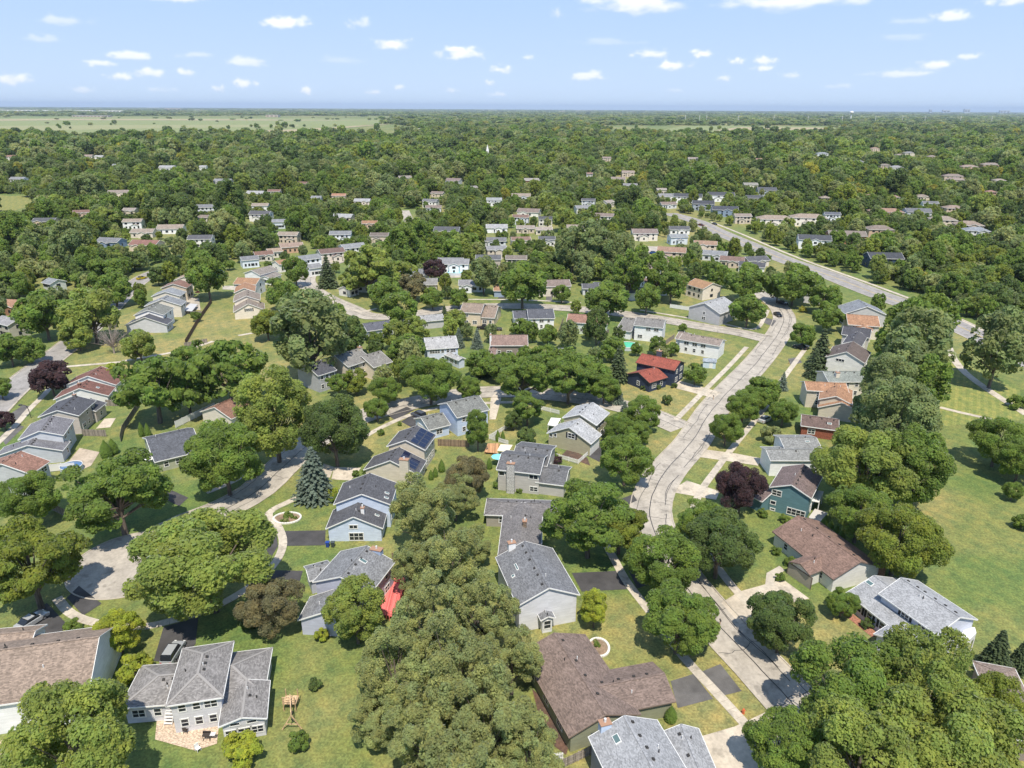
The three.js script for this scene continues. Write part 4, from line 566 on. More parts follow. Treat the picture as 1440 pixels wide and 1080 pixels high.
// kinds: ry = half height of crown, hc = height of its middle, boughs and their reach, clumps on each bough, leaf size
const KINDS = {
  maple: { ry: 0.86, hc: 1.12, boughs: 18, reach: [0.54, 0.7], br: [0.3, 0.44], per: 11, cr: [0.12, 0.22], sy: 0.85, leaf: 0.0245, jit: 0.8 },
  tall: { ry: 1.32, hc: 1.55, boughs: 22, reach: [0.5, 0.72], br: [0.28, 0.42], per: 10, cr: [0.12, 0.22], sy: 0.95, leaf: 0.03, jit: 0.85 },
  locust: { ry: 0.68, hc: 0.94, boughs: 25, reach: [0.42, 0.8], br: [0.22, 0.36], per: 9, cr: [0.09, 0.2], sy: 0.5, leaf: 0.026, jit: 0.75 },
  elm: { ry: 1.08, hc: 1.3, boughs: 30, reach: [0.35, 0.88], br: [0.18, 0.34], per: 9, cr: [0.07, 0.17], sy: 0.95, leaf: 0.021, jit: 1.0 },
  bush: { ry: 0.8, hc: 0.68, boughs: 9, reach: [0.4, 0.62], br: [0.34, 0.46], per: 6, cr: [0.16, 0.26], sy: 0.85, leaf: 0.062, jit: 0.75 },
};
function broadleaf(kind, seed, nLeaves, leafK = 1, clumpK = 1) {
  const K = KINDS[kind], rnd = rng(seed * 7919 + 13), L = new Leaves(), limbs = [], list = [], tips = [];
  for (let i = 0; i < K.boughs; i++) {
    const y = 1 - 2 * (i + 0.5) / K.boughs, yy = clamp(y * 0.92 + 0.05 + (rnd() - 0.5) * 0.2, -0.82, 1), az = i * 2.39996 + rnd() * 1.1, rr = Math.sqrt(Math.max(0, 1 - yy * yy)), reach = lerp(K.reach[0], K.reach[1], rnd()), br = lerp(K.br[0], K.br[1], rnd());
    const ox = Math.cos(az) * rr, oz = Math.sin(az) * rr, c = [ox * reach, K.hc + yy * reach * K.ry, oz * reach], per = Math.max(1, Math.round(K.per * clumpK)), bt = 0.85 + 0.3 * rnd();
    tips.push(c);
    for (let k = 0; k < per; k++) {
      let dx = rnd() * 2 - 1 + ox * 0.55, dy = rnd() * 2 - 1 + yy * 0.4 + 0.3, dz = rnd() * 2 - 1 + oz * 0.55; const l = Math.hypot(dx, dy, dz) || 1; dx /= l; dy /= l; dz /= l;
      const cr = Math.min(0.42, lerp(K.cr[0], K.cr[1], rnd()) / Math.sqrt(clumpK)), q = Math.max(0.04, br - cr * 0.5) * (0.75 + 0.35 * rnd());
      list.push([c[0] + dx * q, c[1] + dy * q * K.ry, c[2] + dz * q, cr, dx * 0.8 + ox * 0.4, dy * 0.8 + 0.2, dz * 0.8 + oz * 0.4, bt]);
    }
  }
  const area = list.reduce((a, c) => a + c[3] * c[3], 0);
  for (const [x, y, z, cr, ox, oy, oz, bt] of list) {
    const t = bt * (0.9 + 0.2 * rnd()), w = (rnd() - 0.5) * 0.16;
    L.clump(x, y, z, cr, K.sy, Math.round(nLeaves * cr * cr / area), K.leaf * leafK, rnd, [t * (1 + w), t, t * (1 - w)], ox, oy, oz, K.jit);
  }
  // trunk and limbs
  const tr = 0.05, top = K.hc - K.ry * 0.25;
  limbs.push(tube(V3(0, -0.03, 0), V3(0.02, top * 0.45, 0.01), tr * 1.25, tr, 8), tube(V3(0.02, top * 0.45, 0.01), V3(0, top + K.ry * 0.5, 0), tr, tr * 0.35, 7));
  for (const c of tips) { const f = 0.4 + 0.35 * rnd(); limbs.push(tube(V3(0.01, top * f, 0), V3(c[0] * 1.2, c[1], c[2] * 1.2), tr * 0.5, tr * 0.1, 5)); }
  return { crown: L.geo(), trunk: mergeGeometries(limbs), hc: K.hc };
}
function spruce(seed, tiers, per, leafS, h = 2.9, droop = 0.3) {
  const rnd = rng(seed * 331), L = new Leaves();
  for (let k = 0; k < tiers; k++) {
    const f = (k + 0.4 * rnd()) / tiers, y = 0.12 + f * (h - 0.1), R = (1 - f) ** 0.86 * (0.9 + 0.15 * rnd()) + 0.03, nb = Math.max(5, Math.round(17 * (1 - f) + 4));
    for (let b = 0; b < nb; b++) {
      const az = (b + rnd() * 0.8) / nb * 6.283 + k * 1.1, r1 = R * (0.8 + 0.3 * rnd()), ca = Math.cos(az), sa = Math.sin(az), tn = 0.84 + 0.3 * rnd();
      for (let q = 0; q < per; q++) { const s = Math.sqrt((q + rnd()) / per), w = (rnd() - 0.5) * 0.2 * (1.2 - s) + (rnd() - 0.5) * 0.05, rr = r1 * s, v = tn * (0.88 + 0.24 * rnd()); L.leaf(ca * rr - sa * w, y - droop * rr * 0.6 + (rnd() - 0.5) * 0.05 + s * s * 0.05, sa * rr + ca * w, ca * 0.4 + (rnd() - 0.5) * 0.9, 0.85, sa * 0.4 + (rnd() - 0.5) * 0.9, leafS * (0.7 + 0.6 * rnd()), rnd, [v, v, v], 1.2); }
    }
  }
  return { crown: L.geo(), trunk: tube(V3(0, -0.03, 0), V3(0, h * 0.96, 0), 0.06, 0.01, 7), hc: h * 0.42 };
}
function column(seed, n) { const rnd = rng(seed * 17), L = new Leaves(); for (let k = 0; k < n; k++) { const f = rnd(), y = f * 4.6 + 0.1, R = Math.sin(Math.min(1, (1 - f) * 1.35 + 0.03) * 1.57) * (0.75 + 0.25 * Math.min(1, f * 5)), az = rnd() * 6.283, r = R * (0.72 + 0.3 * rnd()), v = 0.85 + 0.3 * rnd(); L.leaf(Math.cos(az) * r, y, Math.sin(az) * r, Math.cos(az) + (rnd() - 0.5), 0.4, Math.sin(az) + (rnd() - 0.5), 0.14, rnd, [v, v, v], 1.4); } return { crown: L.geo(), trunk: tube(V3(0, -0.03, 0), V3(0, 3.5, 0), 0.1, 0.02, 6), hc: 2.3 }; }

const leafM = (key, c) => mats['leaf' + key] ??= new THREE.MeshPhysicalMaterial({ name: 'leaf_' + key, color: lin(c), vertexColors: true, roughness: 1, transmission: 0.56, thickness: 0, side: THREE.DoubleSide, specularIntensity: 0.35 });
const FOL = { green: [0.19, 0.295, 0.052], light: [0.28, 0.365, 0.078], lime: [0.39, 0.465, 0.055], dark: [0.133, 0.207, 0.052], locust: [0.232, 0.298, 0.045], olive: [0.33, 0.388, 0.148], grey: [0.24, 0.32, 0.12], purple: [0.09, 0.05, 0.056], blue: [0.21, 0.27, 0.21], pine: [0.115, 0.162, 0.068], brown: [0.235, 0.225, 0.108], gold: [0.38, 0.39, 0.06] };
const barkM = M('bark', [0.13, 0.105, 0.085], { map: barkTex });
const NEAR = {}, MID = {};
for (const k of ['maple', 'tall', 'locust', 'elm', 'bush']) { NEAR[k] = [0, 1].map((s) => broadleaf(k, s + 1, k === 'bush' ? 6000 : k === 'locust' || k === 'tall' ? 34000 : 46000)); }
NEAR.maple.push(broadleaf('maple', 9, 46000)); NEAR.elm.push(broadleaf('elm', 14, 46000));
for (const k of ['maple', 'tall', 'locust', 'elm']) MID[k] = [0, 1].map((s) => broadleaf(k, s + 21, 7500, k === 'maple' || k === 'elm' ? 2.5 : 2.1, 0.9));
MID.bush = [broadleaf('bush', 31, 1800, 1.6, 0.8)];
NEAR.spruce = [spruce(1, 26, 26, 0.055), spruce(2, 26, 26, 0.055, 2.6)]; MID.spruce = [spruce(3, 18, 9, 0.1)];
NEAR.column = MID.column = [column(1, 1600)];
let treeSeed = 5; const trees = [];
function plant(kind, tone, x, z, R, { label, group, stretch = 1, name, category } = {}) {
  const dist = Math.hypot(x, z), set = (dist < 185 ? NEAR : MID)[kind], rnd = rng(treeSeed++ * 97 + 7), v = set[(rnd() * set.length) | 0];
  const nm = name ?? (kind === 'bush' ? 'shrub' : kind === 'spruce' ? 'spruce_tree' : kind === 'column' ? 'arborvitae' : kind === 'locust' ? 'locust_tree' : 'leafy_tree');
  const t = thing(nm, label, category ?? (kind === 'bush' ? 'shrub' : 'tree'), V3(x, 0, z), group);
  t.scale.set(R * (0.97 + 0.06 * rnd()), R * stretch, R * (0.97 + 0.06 * rnd())); t.rotation.y = rnd() * 6.283;
  mesh('trunk', v.trunk, barkM, t); mesh('crown', v.crown, leafM(tone, FOL[tone]), t);
  trees.push({ x, z, R, h: v.hc * R * stretch }); return t;
}
const TONE = { green: 'mid-green', light: 'light green', lime: 'bright yellow-green', dark: 'dark green', locust: 'feathery green', olive: 'olive green', grey: 'silvery green', purple: 'dark purple', blue: 'blue-grey', pine: 'dark needled', brown: 'brownish olive', gold: 'golden yellow' };
const WHAT = { maple: 'round-crowned broadleaf tree', tall: 'tall broad-leaved tree', locust: 'spreading locust tree', elm: 'shaggy loose-crowned tree', bush: 'shrub', spruce: 'conical spruce tree', column: 'slim arborvitae' };
// crown middle and crown radius in the picture; the distance follows from the foot standing on the ground
function tree(px, py, r, kind, tone, label, stretch = 1) {
  const hc = (NEAR[kind][0].hc) * stretch, [u, v] = ray(px, py), d = CAM_H / (sP + v * cP + hc * r / FOCAL), R = r * d / FOCAL;
  return plant(kind, tone, u * d, -d * (cP - v * sP), R, { label: label ?? `${TONE[tone]} ${WHAT[kind]} in the gardens and verges`, group: label ? undefined : `${TONE[tone]} ${WHAT[kind]}s in the gardens`, stretch });
}
const T = (kind, tone, list, label) => { for (const [x, y, r, s] of list) { const t = tree(x, y, r, kind, tone, label, s); if (label && list.length > 1) t.userData.group = 'set of: ' + label; } };
// the foreground
tree(291, 788, 100, 'maple', 'light', 'huge light green maple spreading over the turning circle', 0.78);
tree(163, 690, 76, 'locust', 'green', 'wide dark locust tree at the end of the turning circle'); tree(40, 790, 74, 'locust', 'locust', 'yellowish feathery locust tree over the asphalt drive with silver car', 1.15);
tree(315, 641, 56, 'maple', 'green', 'dense round maple beside the slate-roofed low house'); tree(384, 578, 52, 'tall', 'light', 'tall pale cottonwood beside the small brown-roofed house'); tree(470, 602, 47, 'maple', 'dark', 'dense dark linden at the bend of the curving street', 1.15);
tree(440, 668, 31, 'spruce', 'blue', 'blue-grey spruce in the lawn beside the pale blue house'); tree(36, 700, 40, 'maple', 'green', 'green maple behind the brown-roofed grey house'); tree(105, 1040, 88, 'maple', 'light', 'broad light green maple behind the white house with brown roof');
tree(165, 888, 33, 'maple', 'lime', 'yellow-green young maple between two driveways'); tree(190, 942, 27, 'bush', 'lime', 'low yellow-green shrub beside the grey hip-roofed house'); tree(102, 886, 16, 'bush', 'green', 'small green shrub behind the silver car');
tree(340, 1052, 31, 'bush', 'lime', 'round yellow-green shrub in front of the sunroom'); tree(383, 850, 42, 'maple', 'brown', 'brownish crabapple beside the lavender-grey house'); tree(350, 868, 20, 'bush', 'dark', 'dark shrub under the brownish crabapple');
tree(443, 963, 11, 'bush', 'dark', 'lone dark shrub in the back lawn'); tree(420, 1044, 17, 'bush', 'green', 'young loose shrub near the wooden swing frame', 1.2); tree(452, 893, 12, 'bush', 'lime', 'bright shrub at the blue garage corner');
tree(500, 858, 44, 'tall', 'light', 'bright green tree over the red deck', 0.85); tree(836, 855, 22, 'tall', 'lime', 'bright yellow-green young tree beside the light grey gable'); tree(829, 728, 64, 'locust', 'green', 'wide locust tree in front of the dark hip roof', 1.1); tree(872, 742, 46, 'locust', 'locust', 'yellow-tinged locust tree overhanging the bend of the street');
tree(931, 790, 50, 'maple', 'green', 'street maple on the verge by the asphalt drive'); tree(1012, 764, 52, 'maple', 'dark', 'dark street maple across the road from the purple tree'); tree(955, 872, 52, 'maple', 'green', 'street maple shading the pavement above the brown house'); tree(985, 735, 34, 'maple', 'green', 'smaller street maple where the road straightens');
tree(1043, 685, 32, 'maple', 'purple', 'purple-leaved plum by the teal house', 1.25); tree(1100, 874, 47, 'maple', 'dark', 'dark rounded crabapple beside the concrete drive', 1.05); tree(1185, 847, 22, 'maple', 'green', 'small tree in front of the cream ranch house'); tree(1220, 877, 10, 'bush', 'dark', 'clipped egg-shaped shrub by the porch');
tree(1110, 1050, 55, 'maple', 'green', 'roadside maple over the pale driveway mouth'); tree(1190, 968, 82, 'maple', 'green', 'big leafy maple on the corner by the street'); tree(1300, 960, 84, 'elm', 'light', 'light green loose tree in front of the speckled roof'); tree(1210, 1065, 88, 'maple', 'light', 'broad light maple in the corner thicket'); tree(1330, 1050, 95, 'maple', 'light', 'largest light green maple beside the taupe roof edge'); tree(1392, 1000, 46, 'tall', 'locust', 'yellowish tree against the taupe roof');
tree(1265, 757, 56, 'maple', 'locust', 'dense rounded maple at the edge of the field'); tree(1222, 655, 66, 'maple', 'light', 'light green maple behind the teal house'); tree(1262, 600, 58, 'tall', 'grey', 'tall silvery tree behind the orange-roofed house'); tree(1210, 720, 45, 'maple', 'green', 'shady tree beside the white balcony'); tree(1285, 660, 48, 'tall', 'green', 'tall tree at the field edge behind the light maple');
T('tall', 'grey', [[1250, 556, 47], [1293, 490, 48], [1275, 525, 38]], 'tall silvery tree in the belt between gardens and field'); T('tall', 'green', [[1275, 468, 38], [1306, 455, 36], [1262, 506, 32], [1300, 540, 34]], 'tall green tree in the belt between gardens and field');
tree(1406, 485, 42, 'tall', 'grey', 'tall grey-green tree standing by the park path'); tree(1405, 618, 38, 'maple', 'green', 'round tree at the end of the short path'); T('maple', 'green', [[1437, 645, 34], [1425, 690, 14]], 'leafy tree at the edge of the rough grass'); T('bush', 'green', [[1430, 565, 14], [1438, 735, 15]], 'wild shrub in the rough grass');
tree(1402, 922, 26, 'spruce', 'pine', 'dark spruce on the field edge above the taupe roof'); tree(1436, 925, 18, 'spruce', 'pine', 'second dark spruce on the field edge', 1);
for (const [x, y, r, s] of [[598, 722, 52, 1], [640, 700, 32, 0.9], [630, 790, 54, 1.05], [592, 800, 40, 1], [664, 768, 30, 0.9], [610, 872, 58, 1], [682, 862, 50, 1], [555, 940, 58, 1], [640, 945, 70, 1.1], [720, 930, 46, 1], [530, 1010, 44, 0.8], [600, 1030, 68, 1], [690, 1015, 66, 1.1], [745, 1060, 50, 1], [650, 1090, 70, 1]]) tree(x, y, r, 'elm', 'olive', 'olive elm of the dense thicket between the back gardens', s);
for (const o of scene.children) if (o.userData.label?.startsWith('olive elm of')) o.userData.group = 'elms of the thicket between the gardens';
tree(655, 672, 30, 'maple', 'brown', 'brownish tree behind the tan house', 1.1); tree(672, 603, 19, 'tall', 'green', 'pointed green tree by the light blue house', 1.2); tree(880, 645, 38, 'maple', 'green', 'maple on the verge at the street junction'); T('locust', 'green', [[735, 528, 42, 1.1], [800, 530, 40, 1.1], [770, 505, 30], [830, 520, 34, 1.1], [742, 572, 26, 1.2], [700, 515, 24]]); T('maple', 'dark', [[722, 590, 14]]); tree(740, 615, 18, 'bush', 'dark', 'dark shrub inside the white-fenced garden', 1.2);
T('maple', 'green', [[905, 580, 26], [870, 600, 22], [850, 545, 22], [895, 610, 20], [1022, 602, 23, 1.1], [1046, 572, 25], [1075, 550, 24], [1062, 560, 20], [1102, 578, 20]]); tree(1085, 612, 17, 'bush', 'olive', 'round shrub beside the pavement and brick house'); T('spruce', 'blue', [[868, 553, 12], [878, 580, 12], [1101, 538, 9]], 'small blue spruce near the junction'); T('bush', 'dark', [[905, 545, 5], [925, 543, 6], [938, 562, 8, 1.3], [948, 542, 5]]);
T('spruce', 'pine', [[1155, 495, 20], [1146, 515, 14]], 'dark spruce in front of the close row'); T('maple', 'green', [[1130, 470, 18], [1165, 445, 20], [1160, 418, 22]]); T('bush', 'gold', [[1129, 435, 6]], 'golden shrub by the curb of the bend');
T('locust', 'green', [[215, 540, 58, 1.1], [320, 520, 54, 1.15], [270, 505, 36], [262, 548, 36, 1.1]], 'dark spreading locust in the belt behind the left row'); tree(160, 525, 16, 'maple', 'lime', 'lime green tree behind the white gable house'); tree(195, 485, 24, 'maple', 'light', 'light tree below the white-grey gable house'); tree(70, 530, 26, 'maple', 'purple', 'purple-leaved tree on the verge of the left street'); tree(4, 590, 14, 'maple', 'purple', 'purple-leaved tree beside the street lamp'); tree(0, 545, 16, 'maple', 'green', 'green tree at the left street corner');
T('maple', 'light', [[128, 440, 40], [108, 470, 22]]); T('maple', 'green', [[60, 440, 36], [160, 405, 24], [150, 385, 26], [40, 490, 20], [12, 490, 24]]); T('column', 'green', [[198, 604, 4.5], [207, 605, 4.5], [148, 632, 8, 0.7], [158, 628, 7, 0.7], [700, 613, 3.6], [707, 614, 3.6], [688, 652, 4.4, 0.8], [612, 664, 4, 0.8], [621, 655, 5, 0.8], [606, 668, 4, 0.8], [944, 1004, 9, 0.62], [1160, 735, 6, 0.8], [1168, 742, 6, 0.8], [1176, 748, 6, 0.8], [1184, 754, 6, 0.8]]);
tree(435, 468, 54, 'tall', 'grey', 'huge silvery tree above the beige two-storey house', 0.85); tree(485, 470, 28, 'maple', 'dark', 'dark maple beside the blue-grey roofed house', 1.1); tree(375, 455, 22, 'maple', 'locust', 'yellow-green tree beside the cream gable house');
T('maple', 'green', [[605, 532, 36], [540, 548, 22], [530, 575, 18], [575, 490, 24], [560, 500, 18], [660, 545, 18], [676, 510, 20], [395, 412, 24], [415, 380, 18, 1.2], [290, 385, 28, 1.2], [735, 398, 33], [853, 420, 30, 0.9], [910, 418, 18, 1.2], [1052, 435, 24], [790, 412, 13]]); T('spruce', 'blue', [[645, 477, 10], [671, 478, 10]], 'blue spruce beside the light grey roofed house'); T('tall', 'light', [[555, 470, 18, .9], [640, 452, 16, .9], [585, 465, 18, .9]]); T('spruce', 'pine', [[680, 515, 12], [870, 515, 18], [460, 385, 16], [625, 440, 7]]); T('maple', 'green', [[895, 490, 8, 1.3], [770, 470, 14, 1.1], [735, 460, 14], [725, 462, 9], [800, 505, 20], [978, 525, 16], [945, 490, 10], [960, 460, 6]]);
T('locust', 'light', [[520, 375, 40, 1.1], [555, 385, 30], [500, 395, 22]]); T('maple', 'purple', [[610, 378, 16]], 'purple-leaved tree beside the backyard pool'); T('maple', 'brown', [[580, 402, 20]]); T('maple', 'green', [[540, 410, 24], [560, 432, 26], [608, 418, 16], [645, 418, 14]]); T('tall', 'grey', [[805, 350, 24], [832, 345, 27], [856, 352, 22], [874, 350, 18], [820, 372, 16], [680, 385, 20]]); T('elm', 'green', [[885, 385, 30], [925, 385, 28], [945, 400, 22]]); T('maple', 'green', [[1010, 385, 18], [1050, 395, 28], [1118, 398, 30], [1095, 405, 18], [1140, 400, 20]]);
T('bush', 'green', [[730, 690, 5], [700, 682, 7], [1073, 722, 8], [1104, 730, 8], [1098, 812, 8], [1112, 790, 10], [1092, 775, 8], [536, 608, 6], [562, 596, 4], [780, 640, 6], [500, 666, 6], [515, 663, 6], [760, 545, 5], [1045, 790, 0.1 + 5], [803, 470, 10], [470, 700, 9]]); tree(783, 648, 8, 'bush', 'purple', 'dark red shrub beside the white fence'); tree(466, 695, 12, 'bush', 'lime', 'lime shrub beside the blue spruce');
{ // a bare dead tree, branches only
  const rnd = rng(4), c = P(161, 497), t = thing('dead_tree', 'bare grey dead tree beside the white-grey gable house', 'tree', V3(c.x, 0, c.z)), g = [tube(V3(0, -0.2, 0), V3(0, 3.5, 0), 0.3, 0.22)];
  for (let i = 0; i < 46; i++) { const a = rnd() * 6.283, e = 0.3 + rnd() * 1.0, l = 4 + rnd() * 4, s = V3(0, 1.5 + rnd() * 2, 0), b = s.clone().add(V3(Math.cos(a) * Math.cos(e) * l, Math.sin(e) * l, Math.sin(a) * Math.cos(e) * l)); g.push(tube(s, b, 0.1, 0.02, 5)); for (let k = 0; k < 5; k++) { const m = s.clone().lerp(b, 0.4 + 0.6 * rnd()); g.push(tube(m, m.clone().add(V3(rnd() - 0.5, rnd() * 0.7, rnd() - 0.5).multiplyScalar(3)), 0.035, 0.01, 4)); } }
  mesh('trunk', mergeGeometries(g), M('deadwood', [0.3, 0.25, 0.22]), t);
}


// ---------------------------------------------------------------- fences, decks, cars and the small things of the gardens
function fence(label, list, h, mat, { panel = 2.4, picket = false } = {}) {
  const pts = curve(px2(list), panel).map((p) => p), all = [], corners = px2(list);
  const f = thing('fence', label, 'fence', V3(corners[0].x, 0, corners[0].z)), o = f.position;
  for (let s = 0; s < corners.length - 1; s++) {
    const a = corners[s], b = corners[s + 1], n = Math.max(1, Math.round(a.distanceTo(b) / panel));
    for (let k = 0; k < n; k++) {
      const p = a.clone().lerp(b, k / n).sub(o), q = a.clone().lerp(b, (k + 1) / n).sub(o), t = q.clone().sub(p).normalize(), g = new GB(), L = p.distanceTo(q), c = p.clone().lerp(q, 0.5), nn = V3(-t.z, 0, t.x);
      const boards = Math.max(4, Math.round(L / (picket ? 0.2 : 0.16)));
      if (mat === fenceWhiteM && !picket) { g.box(c.clone().setY(h * 0.52), t.clone().multiplyScalar(L / 2 - 0.06), V3(0, h * 0.45, 0), nn.clone().multiplyScalar(0.02)); g.box(c.clone().setY(h * 0.98), t.clone().multiplyScalar(L / 2 - 0.06), V3(0, 0.05, 0), nn.clone().multiplyScalar(0.04)); }
      else { for (let i = 0; i < boards; i++) { const hh = h * (0.97 + 0.04 * hash2(i, k, s)); g.box(p.clone().addScaledVector(t, (i + 0.5) / boards * L).setY(hh / 2 + 0.04), t.clone().multiplyScalar(L / boards * (picket ? 0.33 : 0.46)), V3(0, hh / 2 - 0.02, 0), nn.clone().multiplyScalar(0.012)); } for (const y of [0.3, 0.8]) g.box(c.clone().setY(h * y).addScaledVector(nn, 0.03), t.clone().multiplyScalar(L / 2), V3(0, 0.04, 0), nn.clone().multiplyScalar(0.018)); }
      mesh('panel', g, mat, f); mesh('post', new GB().box(p.clone().setY(h * 0.53), V3(0.06, 0, 0), V3(0, h * 0.53, 0), V3(0, 0, 0.06)), mat, f);
    }
  }
}
const fW = fenceWhiteM;
fence('white picket fence round the garden of the sage beige house', [[690, 616.7], [720, 598], [750, 580], [761.7, 576.7], [786.7, 583]], 1.2, fW, { picket: true });
fence('white picket fence along the front corner of the sage beige house', [[775, 640], [786.7, 645], [813, 652.5], [827, 640]], 1.1, fW, { picket: true });
fence('short white picket fence behind the cream canopy', [[688, 617.5], [715, 626]], 1.2, fW, { picket: true });
fence('tall white panel fence running to the small brown-roofed house', [[247.5, 602], [286, 583], [303, 575]], 1.8, fW);
fence('cream panel fence below the low grey house', [[69, 664], [88, 662], [107, 661]], 1.8, fW); fence('weathered panel fence behind the wide locust tree', [[75, 718], [96, 729]], 1.8, fenceOldM);
fence('brown board fence between the tan house and split-level garden', [[616, 627], [660, 629]], 1.8, fenceWoodM); fence('grey board fence round the lawn behind the left row', [[147, 571], [192, 571], [195, 574], [173, 608], [170, 622]], 1.8, fenceOldM); fence('grey board fence dividing the cluttered yard', [[117, 613], [150, 614]], 1.8, fenceOldM);
fence('dark brown board fence between two rows of gardens', [[298, 426], [280, 452], [261, 485]], 1.8, M('fencedark', [0.1, 0.06, 0.045], { map: woodTex })); fence('low grey fence beside the pavement behind the rows', [[260, 488], [292, 482]], 1.5, fenceOldM); fence('thin fence across the gardens by the dark brown fence', [[256, 441], [284, 442]], 1.2, fenceOldM);
fence('grey fence beside the pale green raised ranch', [[792, 452], [785, 471]], 1.6, fenceOldM); fence('grey fence between pale green house and pool garden', [[856, 468], [840, 486]], 1.6, fenceOldM); fence('weathered fence beside the white raised ranch', [[948, 476], [924, 493]], 1.6, fenceOldM); fence('white panel fence at the corner gable house', [[942, 433], [976, 438]], 1.6, fW); fence('brown board fence behind the red deck', [[552, 790], [571, 790]], 1.8, fenceWoodM); fence('small white picket fence beside the olive green house', [[778, 1070], [792, 1068]], 1.2, fW, { picket: true }); fence('grey fence beside the speckled shingle roof', [[792, 1080], [834, 1060]], 1.5, fenceOldM);

// the lavender-grey house with its red deck
house('lavender-grey house with grey stepped roofs and large blue chimney', { roof: '#888a8d', wall: C.lav },
  { r: [478, 811, 516, 767], e: [442.5, 815], he: 5.0, sl: 0.42, win: { n: 0, l: 0, r: 2, f: 0 }, vents: 4, vs: 1, skylights: [[0.6, 0.22, 0.7, 1.3]], chim: [[0.99, 0.35, 1, 1.9, -0.3, '#9fb0cc']], wins: [] },
  { r: [430, 800, 464, 791], e: [433, 818], he: 2.9, sl: 0.42, win: N0, vents: 2 }, { r: [455, 861, 471, 828], e: [421.7, 866], he: 2.9, sl: 0.42, win: { n: 0, l: 1, r: 0 }, vents: 0 });
house('low house with plain taupe roof and small skylight beside dark spruce', { roof: '#938379', wall: C.taupe }, { r: [1452, 1040, 1408, 946], e: [1376, 950], he: 3, sl: 0.34, hip: 'f', win: N0, skylights: [[0.5, -0.5, 1, 1]] });
{
  const c = P(548, 838), d = thing('deck', 'bright red wooden deck behind the lavender-grey house', 'deck', V3(c.x, 0, c.z)), red = M('reddeck', [0.55, 0.13, 0.12], { map: woodTex, roughness: 0.6 });
  const a = P(543, 815, 0.8), b = P(570, 820, 0.8), e = P(556, 868, 0.8), f2 = P(522, 862, 0.8), rel = (p) => p.clone().sub(d.position), n = 26;
  for (let i = 0; i < n; i++) { const g = new GB(), p = rel(f2.clone().lerp(a, (i + 0.5) / n)), q = rel(e.clone().lerp(b, (i + 0.5) / n)); g.bar(p, q, f2.distanceTo(a) / n * 0.94, 0.06); mesh('plank', g, red, d); }
  const ring = [a, b, e, f2].map(rel); for (let k = 0; k < 4; k++) { const p = ring[k], q = ring[(k + 1) % 4], g = new GB(); g.bar(p.clone().setY(1.75), q.clone().setY(1.75), 0.12, 0.08); g.bar(p.clone().setY(1.15), q.clone().setY(1.15), 0.06, 0.06); for (let i = 0; i <= 8; i++) { const m = p.clone().lerp(q, i / 8); g.bar(m.clone().setY(0.02), m.clone().setY(1.75), 0.09, 0.09); } mesh('railing', g, red, d); }
  const bn = new GB(), p = ring[0], q = ring[1]; bn.bar(p.clone().lerp(q, 0.1).setY(1.25), p.clone().lerp(q, 0.9).setY(1.25), 0.7, 0.1); mesh('bench', bn, red, d);
}
function flat(name, label, category, px, y, th, mat, legs = 0) {   // a flat roof or canopy on posts
  const c = px.reduce((s, q) => s.add(P(q[0], q[1], y).multiplyScalar(1 / px.length)), V3()), o = V3(c.x, 0, c.z), t = thing(name, label, category, o), q = px.map((p) => P(p[0], p[1], y).sub(o)), g = new GB();
  g.poly(q.map((p) => p.clone().setY(y + th))); g.poly(q.map((p) => p.clone().setY(y)), true); for (let k = 0; k < q.length; k++) { const a = q[k], b = q[(k + 1) % q.length]; g.poly([a.clone().setY(y), b.clone().setY(y), b.clone().setY(y + th), a.clone().setY(y + th)]); }
  mesh('top', g, mat, t); if (legs) for (const p of q) { const s = p.clone().multiplyScalar(0.92); mesh('post', new GB().box(V3(s.x, y / 2, s.z), V3(legs, 0, 0), V3(0, y / 2, 0), V3(0, 0, legs)), mat, t); }
  return t;
}
const canvasW = M('canvas', [0.78, 0.77, 0.74]), cream = M('creamcanvas', [0.74, 0.64, 0.48]);
flat('patio_cover', 'flat white patio cover at the slate-roofed low house', 'patio cover', [[191, 644], [206, 650], [222, 643], [208, 635]], 2.5, 0.12, canvasW, 0.06);
flat('canopy', 'cream fabric canopy over the cedar deck', 'canopy', [[699, 634], [715, 636], [721, 626], [704, 625]], 2.5, 0.08, cream, 0.05);
flat('garden_tent', 'white garden tent inside the white picket fence', 'tent', [[770, 598], [782, 600], [789, 589], [775, 588]], 2.4, 0.15, canvasW, 0.05);
flat('deck', 'small cedar deck beside the cream canopy', 'deck', [[681, 636], [700, 638], [702, 624], [686, 624]], 0.5, 0.12, cedarM, 0.08); flat('tarp', 'grey tarpaulin over garden things by the cream row', 'tarp', [[256, 437], [270, 438], [278, 428], [268, 427]], 1.3, 0.1, M('tarp', [0.45, 0.46, 0.48]), 0.05);
flat('balcony', 'white railed balcony on the teal house', 'balcony', [[1141, 705], [1152, 707], [1158, 692], [1148, 690]], 2.6, 0.15, trimM, 0.07); flat('deck', 'white-railed deck beside the bay window of the teal house', 'deck', [[1137, 728], [1152, 736], [1164, 722], [1146, 716]], 0.9, 0.12, M('deckgrey', [0.5, 0.48, 0.46]), 0.08); flat('balcony', 'white rounded balcony on the pale blue speckled-roof house', 'balcony', [[1346, 905], [1362, 906], [1371, 897], [1369, 889], [1356, 888]], 2.5, 0.9, trimM, 0.07);
function parasol(px, py, col, label) { const c = P(px, py, 2.3), t = thing('parasol', label, 'parasol', V3(c.x, 0, c.z)), cn = new THREE.ConeGeometry(1.5, 0.6, 8, 1, true); cn.translate(0, 2.4, 0); mesh('canopy', cn, M('canopy' + col.join(), col), t); mesh('pole', new GB().box(V3(0, 1.3, 0), V3(0.03, 0, 0), V3(0, 1.3, 0), V3(0, 0, 0.03)), pipeM, t); }
